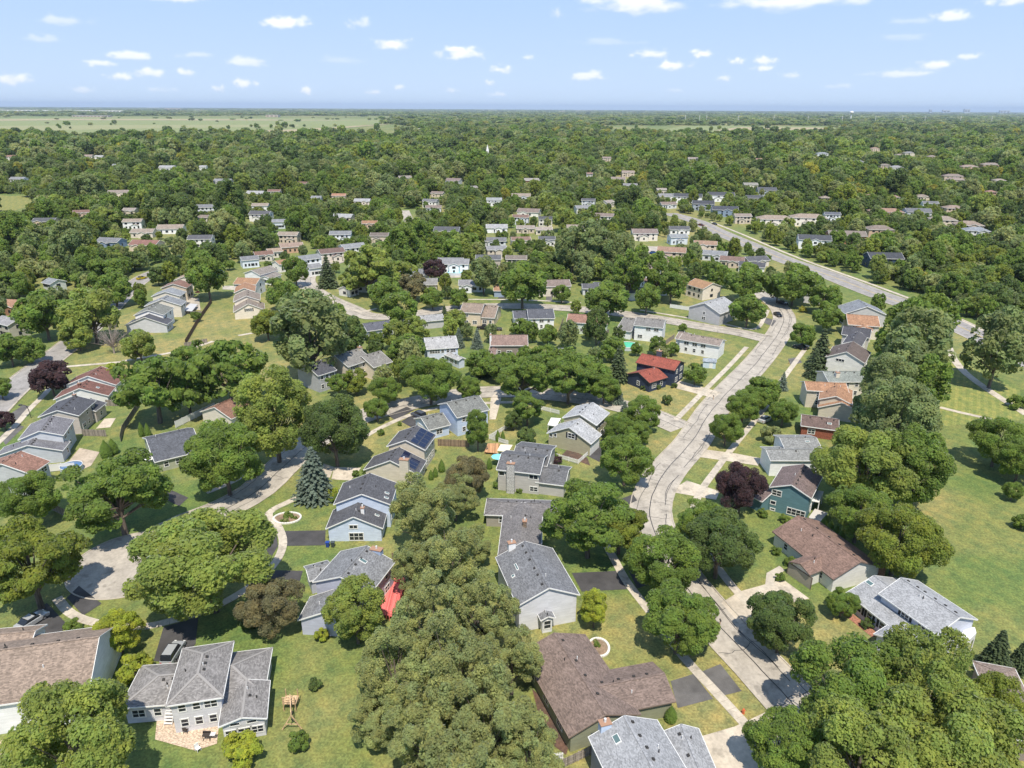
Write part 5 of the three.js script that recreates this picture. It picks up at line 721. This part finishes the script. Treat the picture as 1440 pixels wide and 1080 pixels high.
parasol(279, 410, [0.6, 0.04, 0.06], 'red parasol in the garden of the tan house'); parasol(700, 641, [0.2, 0.62, 0.72], 'turquoise parasol behind the split-level house');
function pool(px, py, rx, rz, col, label) { const c = P(px, py, 1.1), t = thing('swimming_pool', label, 'pool', V3(c.x, 0, c.z)), w = new THREE.CylinderGeometry(1, 1, 1.2, 40, 1, true); w.scale(rx, 1, rz); w.translate(0, 0.6, 0); mesh('wall', w, M('poolwall', [0.5, 0.55, 0.6], { side: THREE.DoubleSide }), t); const s = new THREE.CircleGeometry(0.99, 40); s.rotateX(-Math.PI / 2); s.scale(rx, 1, rz); s.translate(0, 1.02, 0); mesh('water', s, M('water' + label, col, { roughness: 0.06 }), t); const k = new THREE.TorusGeometry(1, 0.03, 6, 48); k.rotateX(Math.PI / 2); k.scale(rx, 3, rz); k.translate(0, 1.2, 0); mesh('rim', k, trimM, t); }
pool(881, 485, 4.4, 3.2, [0.08, 0.5, 0.3], 'round above-ground pool with green water'); pool(641, 383, 4.5, 2.6, [0.2, 0.6, 0.7], 'turquoise pool behind the row of back gardens'); pool(100, 655, 2.2, 2.2, [0.08, 0.16, 0.3], 'small blue round pool in the cluttered yard');
function car(ax, ay, bx, by, col, label, kind = 'sedan') {   // rear and nose in the picture
  const A = P(ax, ay, 0.7), B = P(bx, by, 0.7), m = A.clone().lerp(B, 0.5), t = thing('parked_car', label, 'car', V3(m.x, 0.035, m.z)); t.rotation.y = Math.atan2(-(B.z - A.z), B.x - A.x);
  const suv = kind === 'suv', pick = kind === 'pickup', paint = M('paint' + col.join(), col, { roughness: 0.25, metalness: 0.35 }), L = suv ? 2.35 : pick ? 2.7 : 2.3;
  const prof = (pts, wd, bev) => { const s = new THREE.Shape(pts.map(([x, y]) => new THREE.Vector2(x, y))), g = new THREE.ExtrudeGeometry(s, { depth: wd - 2 * bev, bevelEnabled: true, bevelSize: bev, bevelThickness: bev, bevelSegments: 3 }); g.translate(0, 0, -(wd - 2 * bev) / 2); return g; };
  mesh('body', prof([[-L + 0.1, 0.32], [L - 0.1, 0.32], [L - 0.05, 0.6], [L - 0.35, 0.78], [L * 0.42, 0.9], [-L * 0.7, 0.94], [-L + 0.12, 0.88], [-L + 0.06, 0.6]], 1.8, 0.1), paint, t);
  const top = suv ? 1.62 : pick ? 1.72 : 1.36, cab = pick ? [[L * 0.38, 0.86], [L * 0.15, top], [-L * 0.25, top], [-L * 0.3, 0.86]] : suv ? [[L * 0.5, 0.86], [L * 0.22, top], [-L * 0.8, top], [-L * 0.93, 0.86]] : [[L * 0.48, 0.86], [L * 0.14, top], [-L * 0.42, top], [-L * 0.8, 0.88]];
  const glass = M('carglass', [0.02, 0.024, 0.03], { roughness: 0.05 }); mesh('windows', prof(cab, 1.62, 0.12), glass, t);
  const x0 = cab[1][0] - 0.1, x1 = cab[2][0] + 0.1; mesh('car_roof', new GB().box(V3((x0 + x1) / 2, top + 0.1, 0), V3(Math.abs(x0 - x1) / 2, 0, 0), V3(0, 0.03, 0), V3(0, 0, 0.66)), paint, t);
  for (const sx of [-1, 1]) for (const sz of [-1, 1]) { const w = new THREE.CylinderGeometry(0.33, 0.33, 0.22, 18); w.rotateX(Math.PI / 2); w.translate(sx * L * 0.6, 0.33, sz * 0.84); const wm = mesh('wheel', w, M('tyre', [0.02, 0.02, 0.02]), t), h = new THREE.CylinderGeometry(0.2, 0.2, 0.235, 14); h.rotateX(Math.PI / 2); h.translate(sx * L * 0.6, 0.33, sz * 0.845); mesh('rim', h, M('rim', [0.4, 0.4, 0.42], { metalness: 0.7, roughness: 0.35 }), wm); }
  for (const sz of [-1, 1]) { mesh('headlight', new GB().box(V3(L + 0.02, 0.66, sz * 0.66), V3(0.05, 0, 0), V3(0, 0.07, 0), V3(0, 0, 0.16)), trimM, t); mesh('tail_lamp', new GB().box(V3(-L + 0.02, 0.74, sz * 0.68), V3(0.05, 0, 0), V3(0, 0.08, 0), V3(0, 0, 0.13)), M('taillamp', [0.4, 0.02, 0.02], { roughness: 0.3 }), t); }
}
car(22, 886, 66, 858, [0.5, 0.51, 0.52], 'silver sedan on the asphalt drive under the locust tree'); car(236, 928, 250, 906, [0.48, 0.5, 0.52], 'silver wagon half under the grey hip roof', 'suv'); car(596, 586, 582, 580, [0.12, 0.14, 0.18], 'dark grey car on the drive of the light blue house', 'suv'); car(1089, 439, 1099, 445, [0.02, 0.025, 0.04], 'black sedan on the bend of the main street'); car(1136, 490, 1115, 485, [0.02, 0.03, 0.05], 'dark blue car in front of the spruce in the close row'); car(1093, 424, 1107, 427, [0.03, 0.03, 0.035], 'black car shaded by trees beyond the bend');
car(672, 460, 690, 461, [0.025, 0.025, 0.03], 'black pickup behind the tan two-part house', 'pickup'); car(688, 462, 703, 462, [0.06, 0.06, 0.065], 'dark grey pickup parked next to the black pickup', 'pickup'); car(1070, 592, 1083, 586, [0.6, 0.62, 0.65], 'white car on the short asphalt drive by round shrub'); car(912, 356, 925, 354, [0.02, 0.09, 0.3], 'blue car in the far turning circle'); car(980, 315, 992, 317, [0.15, 0.04, 0.03], 'dark red car on the wide road'); car(1000, 313, 1010, 316, [0.05, 0.05, 0.06], 'dark car on the wide road'); car(1208, 344, 1220, 345, [0.6, 0.6, 0.6], 'white car at the brick garage beyond the wide road', 'suv'); car(192, 392, 206, 389, [0.5, 0.4, 0.02], 'yellow car on the left street behind trees');

{ // street lamp with a curved arm
  const b = P(44, 588), t = thing('street_lamp', 'dark street lamp with curved arm by the left pavement', 'street lamp', V3(b.x, 0, b.z)), dk = M('iron', [0.02, 0.02, 0.022], { roughness: 0.4 });
  const c = new THREE.CatmullRomCurve3([V3(0, 0, 0), V3(-0.2, 2.6, 0), V3(-0.6, 3.5, 0), V3(-1.6, 3.7, 0)]); mesh('post', new THREE.TubeGeometry(c, 24, 0.08, 8), dk, t); const hd = new THREE.SphereGeometry(0.5, 20, 12); hd.scale(1, 0.42, 0.7); hd.translate(-1.9, 3.62, 0); mesh('lamp_head', hd, dk, t);
}
{ // fire hydrant
  const b = P(1045, 1003), t = thing('fire_hydrant', 'orange-red fire hydrant on the grass verge', 'hydrant', V3(b.x, 0, b.z)), m = M('hydrant', [0.6, 0.14, 0.05], { roughness: 0.45 });
  mesh('barrel', new THREE.LatheGeometry([[0.2, 0], [0.2, 0.06], [0.13, 0.08], [0.13, 0.55], [0.18, 0.57], [0.17, 0.66], [0.09, 0.78], [0.04, 0.86], [0, 0.87]].map((q) => new THREE.Vector2(...q)), 18), m, t); const n = new THREE.CylinderGeometry(0.07, 0.07, 0.5, 12); n.rotateZ(Math.PI / 2); n.translate(0, 0.44, 0); mesh('nozzle', n, m, t); const f = new THREE.CylinderGeometry(0.09, 0.09, 0.24, 12); f.rotateX(Math.PI / 2); f.translate(0, 0.42, 0.14); mesh('outlet', f, m, t);
}
{ // wooden play frame: a raised box with a ladder and a swing beam on an A of posts
  const b = P(411, 1010), t = thing('play_frame', 'weathered wooden swing and play frame in the back lawn', 'play frame', V3(b.x, 0, b.z)), w = M('playwood', [0.42, 0.29, 0.17], { map: woodTex });
  const far = P(410, 992).sub(t.position), nearP = P(412, 1026).sub(t.position);
  for (const [x, z] of [[-0.9, -0.8], [0.9, -0.8], [-0.9, 0.8], [0.9, 0.8]]) mesh('post', new GB().bar(V3(far.x + x, 0, far.z + z), V3(far.x + x, 2.7, far.z + z), 0.12, 0.12), w, t);
  for (let i = 0; i < 7; i++) mesh('plank', new GB().box(V3(far.x - 0.9 + 0.3 * i, 1.4, far.z), V3(0.14, 0, 0), V3(0, 0.03, 0), V3(0, 0, 0.85)), w, t);
  for (const y of [1.75, 2.1, 2.6]) mesh('rail', new GB().bar(V3(far.x - 0.9, y, far.z + 0.8), V3(far.x + 0.9, y, far.z + 0.8), 0.06, 0.16), w, t);
  mesh('beam', new GB().bar(V3(far.x, 2.5, far.z), V3(nearP.x, 2.5, nearP.z), 0.14, 0.18), w, t);
  for (const s of [-1, 1]) mesh('leg', new GB().bar(V3(nearP.x, 2.5, nearP.z), V3(nearP.x + s * 1.5, 0, nearP.z + 0.3), 0.12, 0.12), w, t); mesh('brace', new GB().bar(V3(nearP.x - 0.9, 1, nearP.z + 0.2), V3(nearP.x + 0.9, 1, nearP.z + 0.2), 0.08, 0.12), w, t);
  for (const k of [0.4, 0.7]) { const p = V3().lerpVectors(far, nearP, k); for (const s of [-0.22, 0.22]) mesh('chain', new GB().bar(V3(p.x, 2.45, p.z + s), V3(p.x, 0.6, p.z + s), 0.025, 0.025), ventM, t); mesh('swing_seat', new GB().box(V3(p.x, 0.58, p.z), V3(0.12, 0, 0), V3(0, 0.025, 0), V3(0, 0, 0.26)), ventM, t); }
  t.scale.setScalar(0.88);
}
function chair(px, py, turn, mat, label, group) { const b = P(px, py), t = thing('patio_chair', label, 'chair', V3(b.x, 0.05, b.z), group); t.rotation.y = turn; mesh('seat', new GB().box(V3(0, 0.43, 0), V3(0.27, 0, 0), V3(0, 0.03, 0), V3(0, 0, 0.27)), mat, t); mesh('backrest', new GB().box(V3(0, 0.72, -0.27), V3(0.27, 0, 0), V3(0, 0.28, 0), V3(0, 0, 0.03)), mat, t); for (const x of [-1, 1]) for (const z of [-1, 1]) mesh('leg', new GB().box(V3(x * 0.24, 0.21, z * 0.24), V3(0.025, 0, 0), V3(0, 0.21, 0), V3(0, 0, 0.025)), mat, t); }
const iron = M('patioiron', [0.05, 0.04, 0.035]);
{ const b = P(264, 1022), t = thing('patio_table', 'dark patio table with closed parasol on the paved patio', 'table', V3(b.x, 0.05, b.z)); mesh('table_top', new GB().box(V3(0, 0.72, 0), V3(0.9, 0, 0), V3(0, 0.025, 0), V3(0, 0, 0.55)), iron, t); for (const x of [-1, 1]) for (const z of [-1, 1]) mesh('leg', new GB().box(V3(x * 0.8, 0.35, z * 0.45), V3(0.03, 0, 0), V3(0, 0.35, 0), V3(0, 0, 0.03)), iron, t); const c = new THREE.ConeGeometry(0.3, 1.7, 12); c.translate(0, 2.0, 0); mesh('closed_parasol', c, M('parasoltan', [0.35, 0.26, 0.18]), t); mesh('pole', new GB().box(V3(0, 0.9, 0), V3(0.03, 0, 0), V3(0, 0.9, 0), V3(0, 0, 0.03)), iron, t); }
for (const [x, y, a] of [[256, 1018, 1.5], [272, 1018, -1.5], [262, 1030, 3.1], [268, 1012, 0]]) chair(x, y, a, iron, 'dark patio chair drawn up to the patio table', 'chairs round the patio table'); chair(297, 1020, 0.4, trimM, 'white patio chair by the sunroom wall'); chair(279, 1056, 1, trimM, 'white chair lying out on the patio edge');
{ const b = P(292, 1040), t = thing('barbecue_grill', 'black barbecue grill on the paved patio', 'grill', V3(b.x, 0.05, b.z)); const h = new THREE.CylinderGeometry(0.32, 0.32, 0.9, 16, 1, false, 0, Math.PI); h.rotateZ(Math.PI / 2); h.rotateX(-Math.PI / 2); h.translate(0, 0.95, 0); mesh('lid', h, iron, t); mesh('body', new GB().box(V3(0, 0.85, 0), V3(0.45, 0, 0), V3(0, 0.1, 0), V3(0, 0, 0.32)), iron, t); mesh('shelf', new GB().box(V3(0.8, 0.9, 0), V3(0.32, 0, 0), V3(0, 0.02, 0), V3(0, 0, 0.28)), pipeM, t); for (const x of [-1, 1]) for (const z of [-1, 1]) mesh('leg', new GB().box(V3(x * 0.4, 0.38, z * 0.25), V3(0.03, 0, 0), V3(0, 0.38, 0), V3(0, 0, 0.03)), iron, t); }
{ const b = P(237, 1020), t = thing('plant_stand', 'stepped white plant stand beside the patio wall', 'plant stand', V3(b.x, 0.05, b.z)); for (let k = 0; k < 5; k++) mesh('step', new GB().box(V3(0, 0.3 + k * 0.32, -k * 0.22), V3(0.5, 0, 0), V3(0, 0.025, 0), V3(0, 0, 0.13)), trimM, t); for (const s of [-1, 1]) mesh('side_rail', new GB().bar(V3(s * 0.52, 0, 0.15), V3(s * 0.52, 1.75, -1.0), 0.05, 0.09), trimM, t); }
function bin(px, py, col, label) { const b = P(px, py), t = thing('wheeled_bin', label, 'bin', V3(b.x, 0, b.z)), m = M('bin' + col.join(), col, { roughness: 0.5 }), g = new THREE.CylinderGeometry(0.44, 0.36, 0.95, 4, 1); g.rotateY(Math.PI / 4); g.translate(0, 0.52, 0); mesh('body', g, m, t); mesh('lid', new GB().box(V3(0, 1.03, 0), V3(0.36, 0, 0), V3(0, 0.04, 0), V3(0, 0, 0.36)), m, t); for (const s of [-1, 1]) { const w = new THREE.CylinderGeometry(0.1, 0.1, 0.06, 12); w.rotateZ(Math.PI / 2); w.translate(s * 0.28, 0.1, -0.3); mesh('wheel', w, mats.tyre, t); } }
bin(461, 769, [0.02, 0.06, 0.3], 'blue wheeled bin beside the pale blue gable wall'); bin(468.5, 769, [0.05, 0.065, 0.07], 'dark wheeled bin beside the blue bin');
function ringBed(px, py, rx, rz, label, plants) { const c = P(px, py), t = thing('garden_bed', label, 'garden bed', V3(c.x, 0, c.z)), n = 30; const s = new THREE.CircleGeometry(1, 32); s.rotateX(-Math.PI / 2); s.scale(rx, 1, rz); s.translate(0, 0.06, 0); mesh('soil', s, soilM, t); for (let k = 0; k < n; k++) { const a = k / n * 6.283, g = new GB(), q = V3(-Math.sin(a) * rx, 0, Math.cos(a) * rz), l = q.length() * 6.283 / n / 2 * 0.93; q.normalize(); g.box(V3(Math.cos(a) * rx, 0.13, Math.sin(a) * rz), q.clone().multiplyScalar(l), V3(0, 0.13, 0), V3(-q.z, 0, q.x).multiplyScalar(0.17)); mesh('edging_stone', g, M('edging', [0.68, 0.66, 0.6]), t); } const r = rng(5); for (let k = 0; k < plants; k++) { const a = r() * 6.283, d = Math.sqrt(r()) * 0.75, m = mesh('plant', MID.bush[0].crown, leafM(k % 3 ? 'green' : 'olive', FOL[k % 3 ? 'green' : 'olive']), t); m.scale.setScalar(0.3 + 0.35 * r()); m.position.set(Math.cos(a) * d * rx, 0.05, Math.sin(a) * d * rz); } }
ringBed(404, 729, 2.6, 2.0, 'oval garden bed ringed with white stones', 12); ringBed(842, 911, 1.5, 1.9, 'small mulch bed with pale edging beside the olive house', 2);
{ const c = P(997, 516), t = thing('garden_shed', 'pale blue garden shed by the white raised ranch', 'shed', V3(c.x, 0, c.z)); t.rotation.y = -0.25; const g = new GB(); g.box(V3(0, 1.1, 0), V3(1.9, 0, 0), V3(0, 1.1, 0), V3(0, 0, 1.3)); mesh('wall', g, wallM('#c3d2de'), t); const r = new GB(); for (const s of [-1, 1]) r.poly([V3(-2.1, 2.1, s * 1.55), V3(2.1, 2.1, s * 1.55), V3(2.1, 2.9, 0), V3(-2.1, 2.9, 0)], s < 0); mesh('roof', r, roofM('#9aa3ac'), t); mesh('door', new GB().box(V3(0.5, 1, 1.33), V3(0.5, 0, 0), V3(0, 0.95, 0), V3(0, 0, 0.03)), trimM, t); }
for (const [x, y, l] of [[1003, 562, 'black mailbox at the red-roofed house drive'], [1012, 880, 'mailbox post opposite the cream ranch house'], [1109, 512, 'mailbox by the close row']]) { const c = P(x, y), t = thing('mailbox', l, 'mailbox', V3(c.x, 0, c.z)); mesh('post', new GB().box(V3(0, 0.5, 0), V3(0.05, 0, 0), V3(0, 0.5, 0), V3(0, 0, 0.05)), cedarM, t); const b = new THREE.CylinderGeometry(0.12, 0.12, 0.5, 12); b.rotateX(Math.PI / 2); b.translate(0, 1.1, 0); mesh('box', b, iron, t); }

// ---------------------------------------------------------------- along the horizon
const pastel = M('farwhite', [0.7, 0.69, 0.66]), farTan = M('fartan', [0.5, 0.42, 0.35]);
function block(px, py, wpx, h, depth, mat, label, dist) {
  const [u, v] = ray(px, py), c = dist ? V3(u / (cP - v * sP) * dist, 0, -dist) : P(px, py), d = toPixel(c.x, 0, c.z)[2], w = wpx * d / FOCAL, t = thing('far_building', label, 'building', V3(c.x, 0, c.z));
  mesh('wall', new GB().box(V3(0, h / 2, 0), V3(w / 2, 0, 0), V3(0, h / 2, 0), V3(0, 0, depth / 2)), mat, t); mesh('roof', new GB().box(V3(0, h + 0.4, 0), V3(w / 2 + 0.5, 0, 0), V3(0, 0.4, 0), V3(0, 0, depth / 2 + 0.5)), M('farroof', [0.6, 0.6, 0.6]), t);
  const n = clamp(Math.round(wpx / 5), 2, 12) | 0; for (let k = 0; k < n; k++) mesh('window', new GB().box(V3(-w / 2 + w * (k + 0.5) / n, h * 0.55, depth / 2), V3(w / n * 0.3, 0, 0), V3(0, h * 0.16, 0), V3(0, 0, 0.3)), paneM, t);
}
for (const [x, y, w, h, m, l] of [[40, 157.6, 78, 24, pastel, 'long white warehouse low on the horizon'], [108, 157.6, 50, 24, pastel, 'shorter white warehouse beside the long one'], [158, 158.2, 34, 22, pastel, 'low white shed at the end of the warehouses'], [244, 155, 22, 32, farTan, 'tan block with white top on the horizon'], [215, 152.6, 16, 30, pastel, 'small white building in front of far woods'], [280, 156, 10, 16, pastel, 'tiny pale roof on the horizon'], [384, 164.8, 17, 16, farTan, 'brick building at the far edge of the prairie'], [130, 164.6, 50, 9, farTan, 'row of tan buildings behind the prairie'], [540, 153.6, 12, 30, pastel, 'white building far off over the woods'], [820, 157, 22, 22, farTan, 'brick-toned buildings on the far woods'], [790, 158, 9, 22, farTan, 'small brick building on the far woods'], [687, 156, 20, 22, pastel, 'pale building among the far woods']]) block(x, y, w, h, 60, m, l);
for (const [x, w, h, l] of [[1308, 3, 98, 'slim tower on the skyline'], [1359, 8, 112, 'broad tower block on the skyline'], [1330, 10, 86, 'low blocks on the skyline'], [1412, 14, 86, 'faint row of buildings at the end of the skyline']]) block(x, 158, w, h, 60, M('sky' + 'line', [0.42, 0.46, 0.52]), l, 20000);  // pale blue-grey: distance haze is painted into the base colour of these blocks
{ const [u, v] = ray(1198, 157), D = 5600, t = thing('water_tower', 'white water tower with round tank above the far woods', 'water tower', V3(u / (cP - v * sP) * D, 0, -D)), s = new THREE.SphereGeometry(14, 24, 16); s.scale(1, 0.72, 1); s.translate(0, 58, 0); mesh('tank', s, pastel, t); mesh('stem', tube(V3(0, 0, 0), V3(0, 52, 0), 5, 3, 12), pastel, t); }
for (const x of [964, 984, 994, 1039, 1089, 1137, 1185, 1232, 1270, 1302, 1352, 1396]) { const [u, v] = ray(x, 163), D = 4600 + 300 * Math.sin(x), t = thing('power_pylon', 'pale steel power-line pole rising from the far woods', 'pylon', V3(u / (cP - v * sP) * D, 0, -D), 'power-line poles on the far woods'); mesh('mast', tube(V3(0, 0, 0), V3(0, 42, 0), 1.2, 0.7, 8), pastel, t); for (const y of [30, 35, 40]) mesh('crossarm', new GB().box(V3(0, y, 0), V3(4.5, 0, 0), V3(0, 0.4, 0), V3(0, 0, 0.4)), pastel, t); }
{ const c = P(686, 231), t = thing('church', 'white gabled church with red brick base and small steeple', 'church', V3(c.x, 0, c.z)), g = new GB(); g.box(V3(0, 4, 0), V3(7.5, 0, 0), V3(0, 4, 0), V3(0, 0, 12)); mesh('wall', g, brickM('#8f4b40'), t); const r = new GB(); r.poly([V3(-8.2, 8, 12.5), V3(8.2, 8, 12.5), V3(0, 16, 12.5)]); for (const s of [-1, 1]) r.poly([V3(s * 8.2, 8, 12.5), V3(s * 8.2, 8, -12.5), V3(0, 16, -12.5), V3(0, 16, 12.5)], s < 0); mesh('roof', r, pastel, t); const st = new THREE.ConeGeometry(2.2, 9, 4); st.translate(0, 23, 6); mesh('steeple', st, pastel, t); mesh('bell_tower', new GB().box(V3(0, 16, 6), V3(1.6, 0, 0), V3(0, 3, 0), V3(0, 0, 1.6)), pastel, t); }

// ---------------------------------------------------------------- the wood
// self-sown and street trees farther back: the nearest are single things, the rest one far wood
{
  const rnd = rng(2024), near = [], mass = [], grid = new Map(), key = (x, z) => Math.floor(x / 30) + ':' + Math.floor(z / 30);
  for (const o of [...obstacles, ...trees.map((t) => ({ x: t.x, z: t.z, r: t.R * 0.8 }))]) for (let i = -1; i < 2; i++) for (let j = -1; j < 2; j++) { const k = key(o.x + i * 30, o.z + j * 30); if (!grid.has(k)) grid.set(k, []); grid.get(k).push(o); }
  const limit = (px) => (px < 200 ? lerp(478, 400, clamp(px / 200)) : px < 300 ? lerp(392, 376, (px - 200) / 100) : px < 520 ? lerp(366, 372, (px - 300) / 220) : px < 980 ? 398 : px < 1130 ? 385 : px < 1230 ? 372 : 448);
  const kinds = ['maple', 'maple', 'maple', 'tall', 'locust', 'elm', 'tall'], tones = ['green', 'green', 'light', 'dark', 'locust', 'olive', 'grey', 'green', 'dark'];
  const blocked = (x, z, R, h, depth) => {
    for (const o of grid.get(key(x, z)) ?? []) if ((o.x - x) ** 2 + (o.z - z) ** 2 < (o.r + R * 0.55) ** 2) return true;
    const [a, b] = toPixel(x, h, z), r = R * FOCAL / depth;
    for (const [cx, cy, hx, hy, cd] of keepClear) if (cd > depth && Math.abs(cx - a) < r * 0.62 + hx * 0.5 && cy > b - r && cy < b + r * 1.1) return true;
    return false;
  };
  for (let row = 0, z = -150; z > -30000; row++) {
    const D = -z, step = D < 1100 ? 9.5 : D < 3200 ? 13 + (D - 1100) * 0.006 : Math.min(120, 26 + (D - 3200) * 0.0065);
    z -= step;
    const halfW = D * 0.8 + 60;
    for (let x = -halfW; x < halfW; x += step) {
      const X = x + (rnd() - 0.5) * step * 1.1, Z = z + (rnd() - 0.5) * step * 1.1, pick = rnd(), pk = rnd(), pt = rnd(), pr = rnd(), ph = rnd();
      const [px, py, dep] = toPixel(X, 0, Z);
      if (py > limit(px) || px < -160 || px > 1600) continue;
      const rag = fbm(X / 190 + 70, Z / 420 + 20, 4, 0, 410) - 0.5; if (openPx.some(([x0, y0, x1, y1]) => px > x0 + 90 * rag && px < x1 + 220 * rag && py > y0 + 0.8 + 2 * rag && py < y1 + 9 * Math.min(0, rag * (px > 800 ? 2.2 : 1)))) { if (rnd() > (rag > 0.12 ? 0.05 : 0.002)) continue; }
      if (D < 1400 && pick < 0.2) continue;
      const clan = fbm(X / 70 + 5, Z / 70 + 2, 3, 0, 520), big = D > 3200 ? step / 9.5 * 0.6 : 1, R = (3.2 + 4.4 * pr * pr + 1.2 * rnd()) * lerp(0.62, 1.45, clamp((clan - 0.25) * 2)) * (D > 1100 ? Math.max(1.1, big) : 1), kind = kinds[(pk * kinds.length) | 0], h = KINDS[kind].hc * R;
      const wood = fbm(X / 260 + 9, Z / 260 + 4, 3, 0, 300);
      if (D > 3000 && wood < 0.36) continue;
      if (D < 1500 && blocked(X, Z, R, h, dep)) continue;
      const tone = pick > 0.985 ? 'gold' : tones[clamp(Math.floor((fbm(X / 45 + 31, Z / 45 + 8, 2, 0, 530) * 1.7 - 0.35 + (pt - 0.5) * 0.55) * tones.length), 0, tones.length - 1)];
      (near.length < 1e9 && D < 620 ? near : mass).push({ X, Z, R, kind, tone, dep, sy: ((D > 1500 ? 0.75 : 0.85) + 0.3 * ph) / (D > 3200 ? Math.max(1, big * 1.05) : 1) });
    }
  }
  for (let z = -150; z > -760; z -= 6.5) for (let x = z * 0.8 - 40; x < -z * 0.8 + 40; x += 6.5) {
    const X = x + (rnd() - 0.5) * 6, Z = z + (rnd() - 0.5) * 6, R = 1.9 + 2.2 * rnd(), p1 = rnd(), p2 = rnd(), p3 = rnd(), [px, py, dep] = toPixel(X, 0, Z);
    const yard = px > 470 && px < 930 && py < 585 && p3 > 0.45 || px > 180 && px < 480 && py < 470 && p3 > 0.8; if (p3 < 0.25 || (py > limit(px) + 14 && !yard) || px < -160 || px > 1600 || openPx.some(([x0, y0, x1, y1]) => px > x0 && px < x1 && py > y0 && py < y1)) continue;
    const kind = kinds[(p1 * kinds.length) | 0]; if (blocked(X, Z, R, KINDS[kind].hc * R, dep)) continue;
    near.push({ X, Z, R, kind, tone: tones[(p2 * tones.length) | 0], dep, sy: 0.9 + 0.4 * p3 });
  }
  near.sort((a, b) => b.R / b.dep - a.R / a.dep);
  const room = 322 - trees.length;
  near.forEach((n, i) => { if (i < room) plant(n.kind, n.tone, n.X, n.Z, n.R, { label: `${TONE[n.tone]} ${WHAT[n.kind]} among the roofs farther back`, group: `${TONE[n.tone]} ${WHAT[n.kind]}s farther back`, stretch: n.sy }); else mass.push(n); });
  // the far wood: instanced copies in a few shapes, tinted
  const wood = new THREE.Group(); wood.name = 'woodland'; wood.userData = { kind: 'stuff', label: 'unbroken green treetops reaching to the horizon' }; scene.add(wood);
  const shapes = {}, bins = {};
  for (const [lod, leaves, lk, ck] of [['a', 2600, 3.3, 0.7], ['b', 620, 6.5, 0.34], ['c', 200, 11, 0.22]]) for (const k of ['maple', 'tall', 'locust', 'elm']) {
    const v = broadleaf(k, 41 + k.length, leaves, k === 'maple' || k === 'elm' ? lk * 1.22 : lk, ck), n = v.trunk.attributes.position.count, col = new Float32Array(n * 3); for (let i = 0; i < n; i++) col.set([1.1, 0.7, 1.6], i * 3);
    const tr = v.trunk.clone(); tr.deleteAttribute('uv'); tr.setAttribute('color', new THREE.BufferAttribute(col, 3));
    shapes[lod + k] = mergeGeometries([v.crown, tr]);
  }
  for (const m of mass) (bins[(m.dep < 900 ? 'a' : m.dep < 3200 ? 'b' : 'c') + m.kind] ??= []).push(m);
  const mm = new THREE.Matrix4(), qq = new THREE.Quaternion(), col = new THREE.Color();
  for (const k in bins) {
    const im = new THREE.InstancedMesh(shapes[k], leafM('wood', [1, 1, 1]), bins[k].length); im.name = 'treetops'; im.castShadow = im.receiveShadow = true; im.userData = { kind: 'stuff' };
    bins[k].forEach((m, i) => { qq.setFromAxisAngle(UP, rnd() * 6.283); mm.compose(V3(m.X, 0, m.Z), qq, V3(m.R, m.R * m.sy, m.R)); im.setMatrixAt(i, mm); const c = FOL[m.tone], v = 0.85 + 0.3 * rnd(); im.setColorAt(i, col.setRGB(c[0] * v, c[1] * v, c[2] * v)); });
    wood.add(im);
  }
  console.log('trees', trees.length, 'mass', mass.length);
}

// garden trees that look alike are told apart by the house they stand nearest to
{
  const homes = scene.children.filter((o) => o.userData.category === 'house' && !o.userData.group), sets = new Map();
  const brief = (l) => { const w = l.split(/ and |, /)[0].split(' ').slice(0, 8); while (/^(with|by|in|of|at|to|the|a|beside|under|between|behind|next|on|over|wide|small|low|long|slim|flat|pale|bright|dark|white|grey|roof)$/.test(w[w.length - 1]) && w.length > 3 && !/^roof$/.test(w[w.length - 1])) w.pop(); return w.join(' '); };
  for (const o of scene.children) if (/in the gardens and verges$/.test(o.userData.label ?? '')) {
    const h = homes.reduce((a, b) => (a.position.distanceTo(o.position) < b.position.distanceTo(o.position) ? a : b)), what = o.userData.label.replace(' in the gardens and verges', '').replace('round-crowned broadleaf', 'round').replace('broad-leaved ', '');
    o.userData.label = `${what} nearest the ${brief(h.userData.label)}`; delete o.userData.group;
    if (!sets.has(o.userData.label)) sets.set(o.userData.label, []); sets.get(o.userData.label).push(o);
  }
  for (const [l, s] of sets) if (s.length > 1) for (const o of s) o.userData.group = 'set of: ' + l;
}
renderer.render(scene, camera);
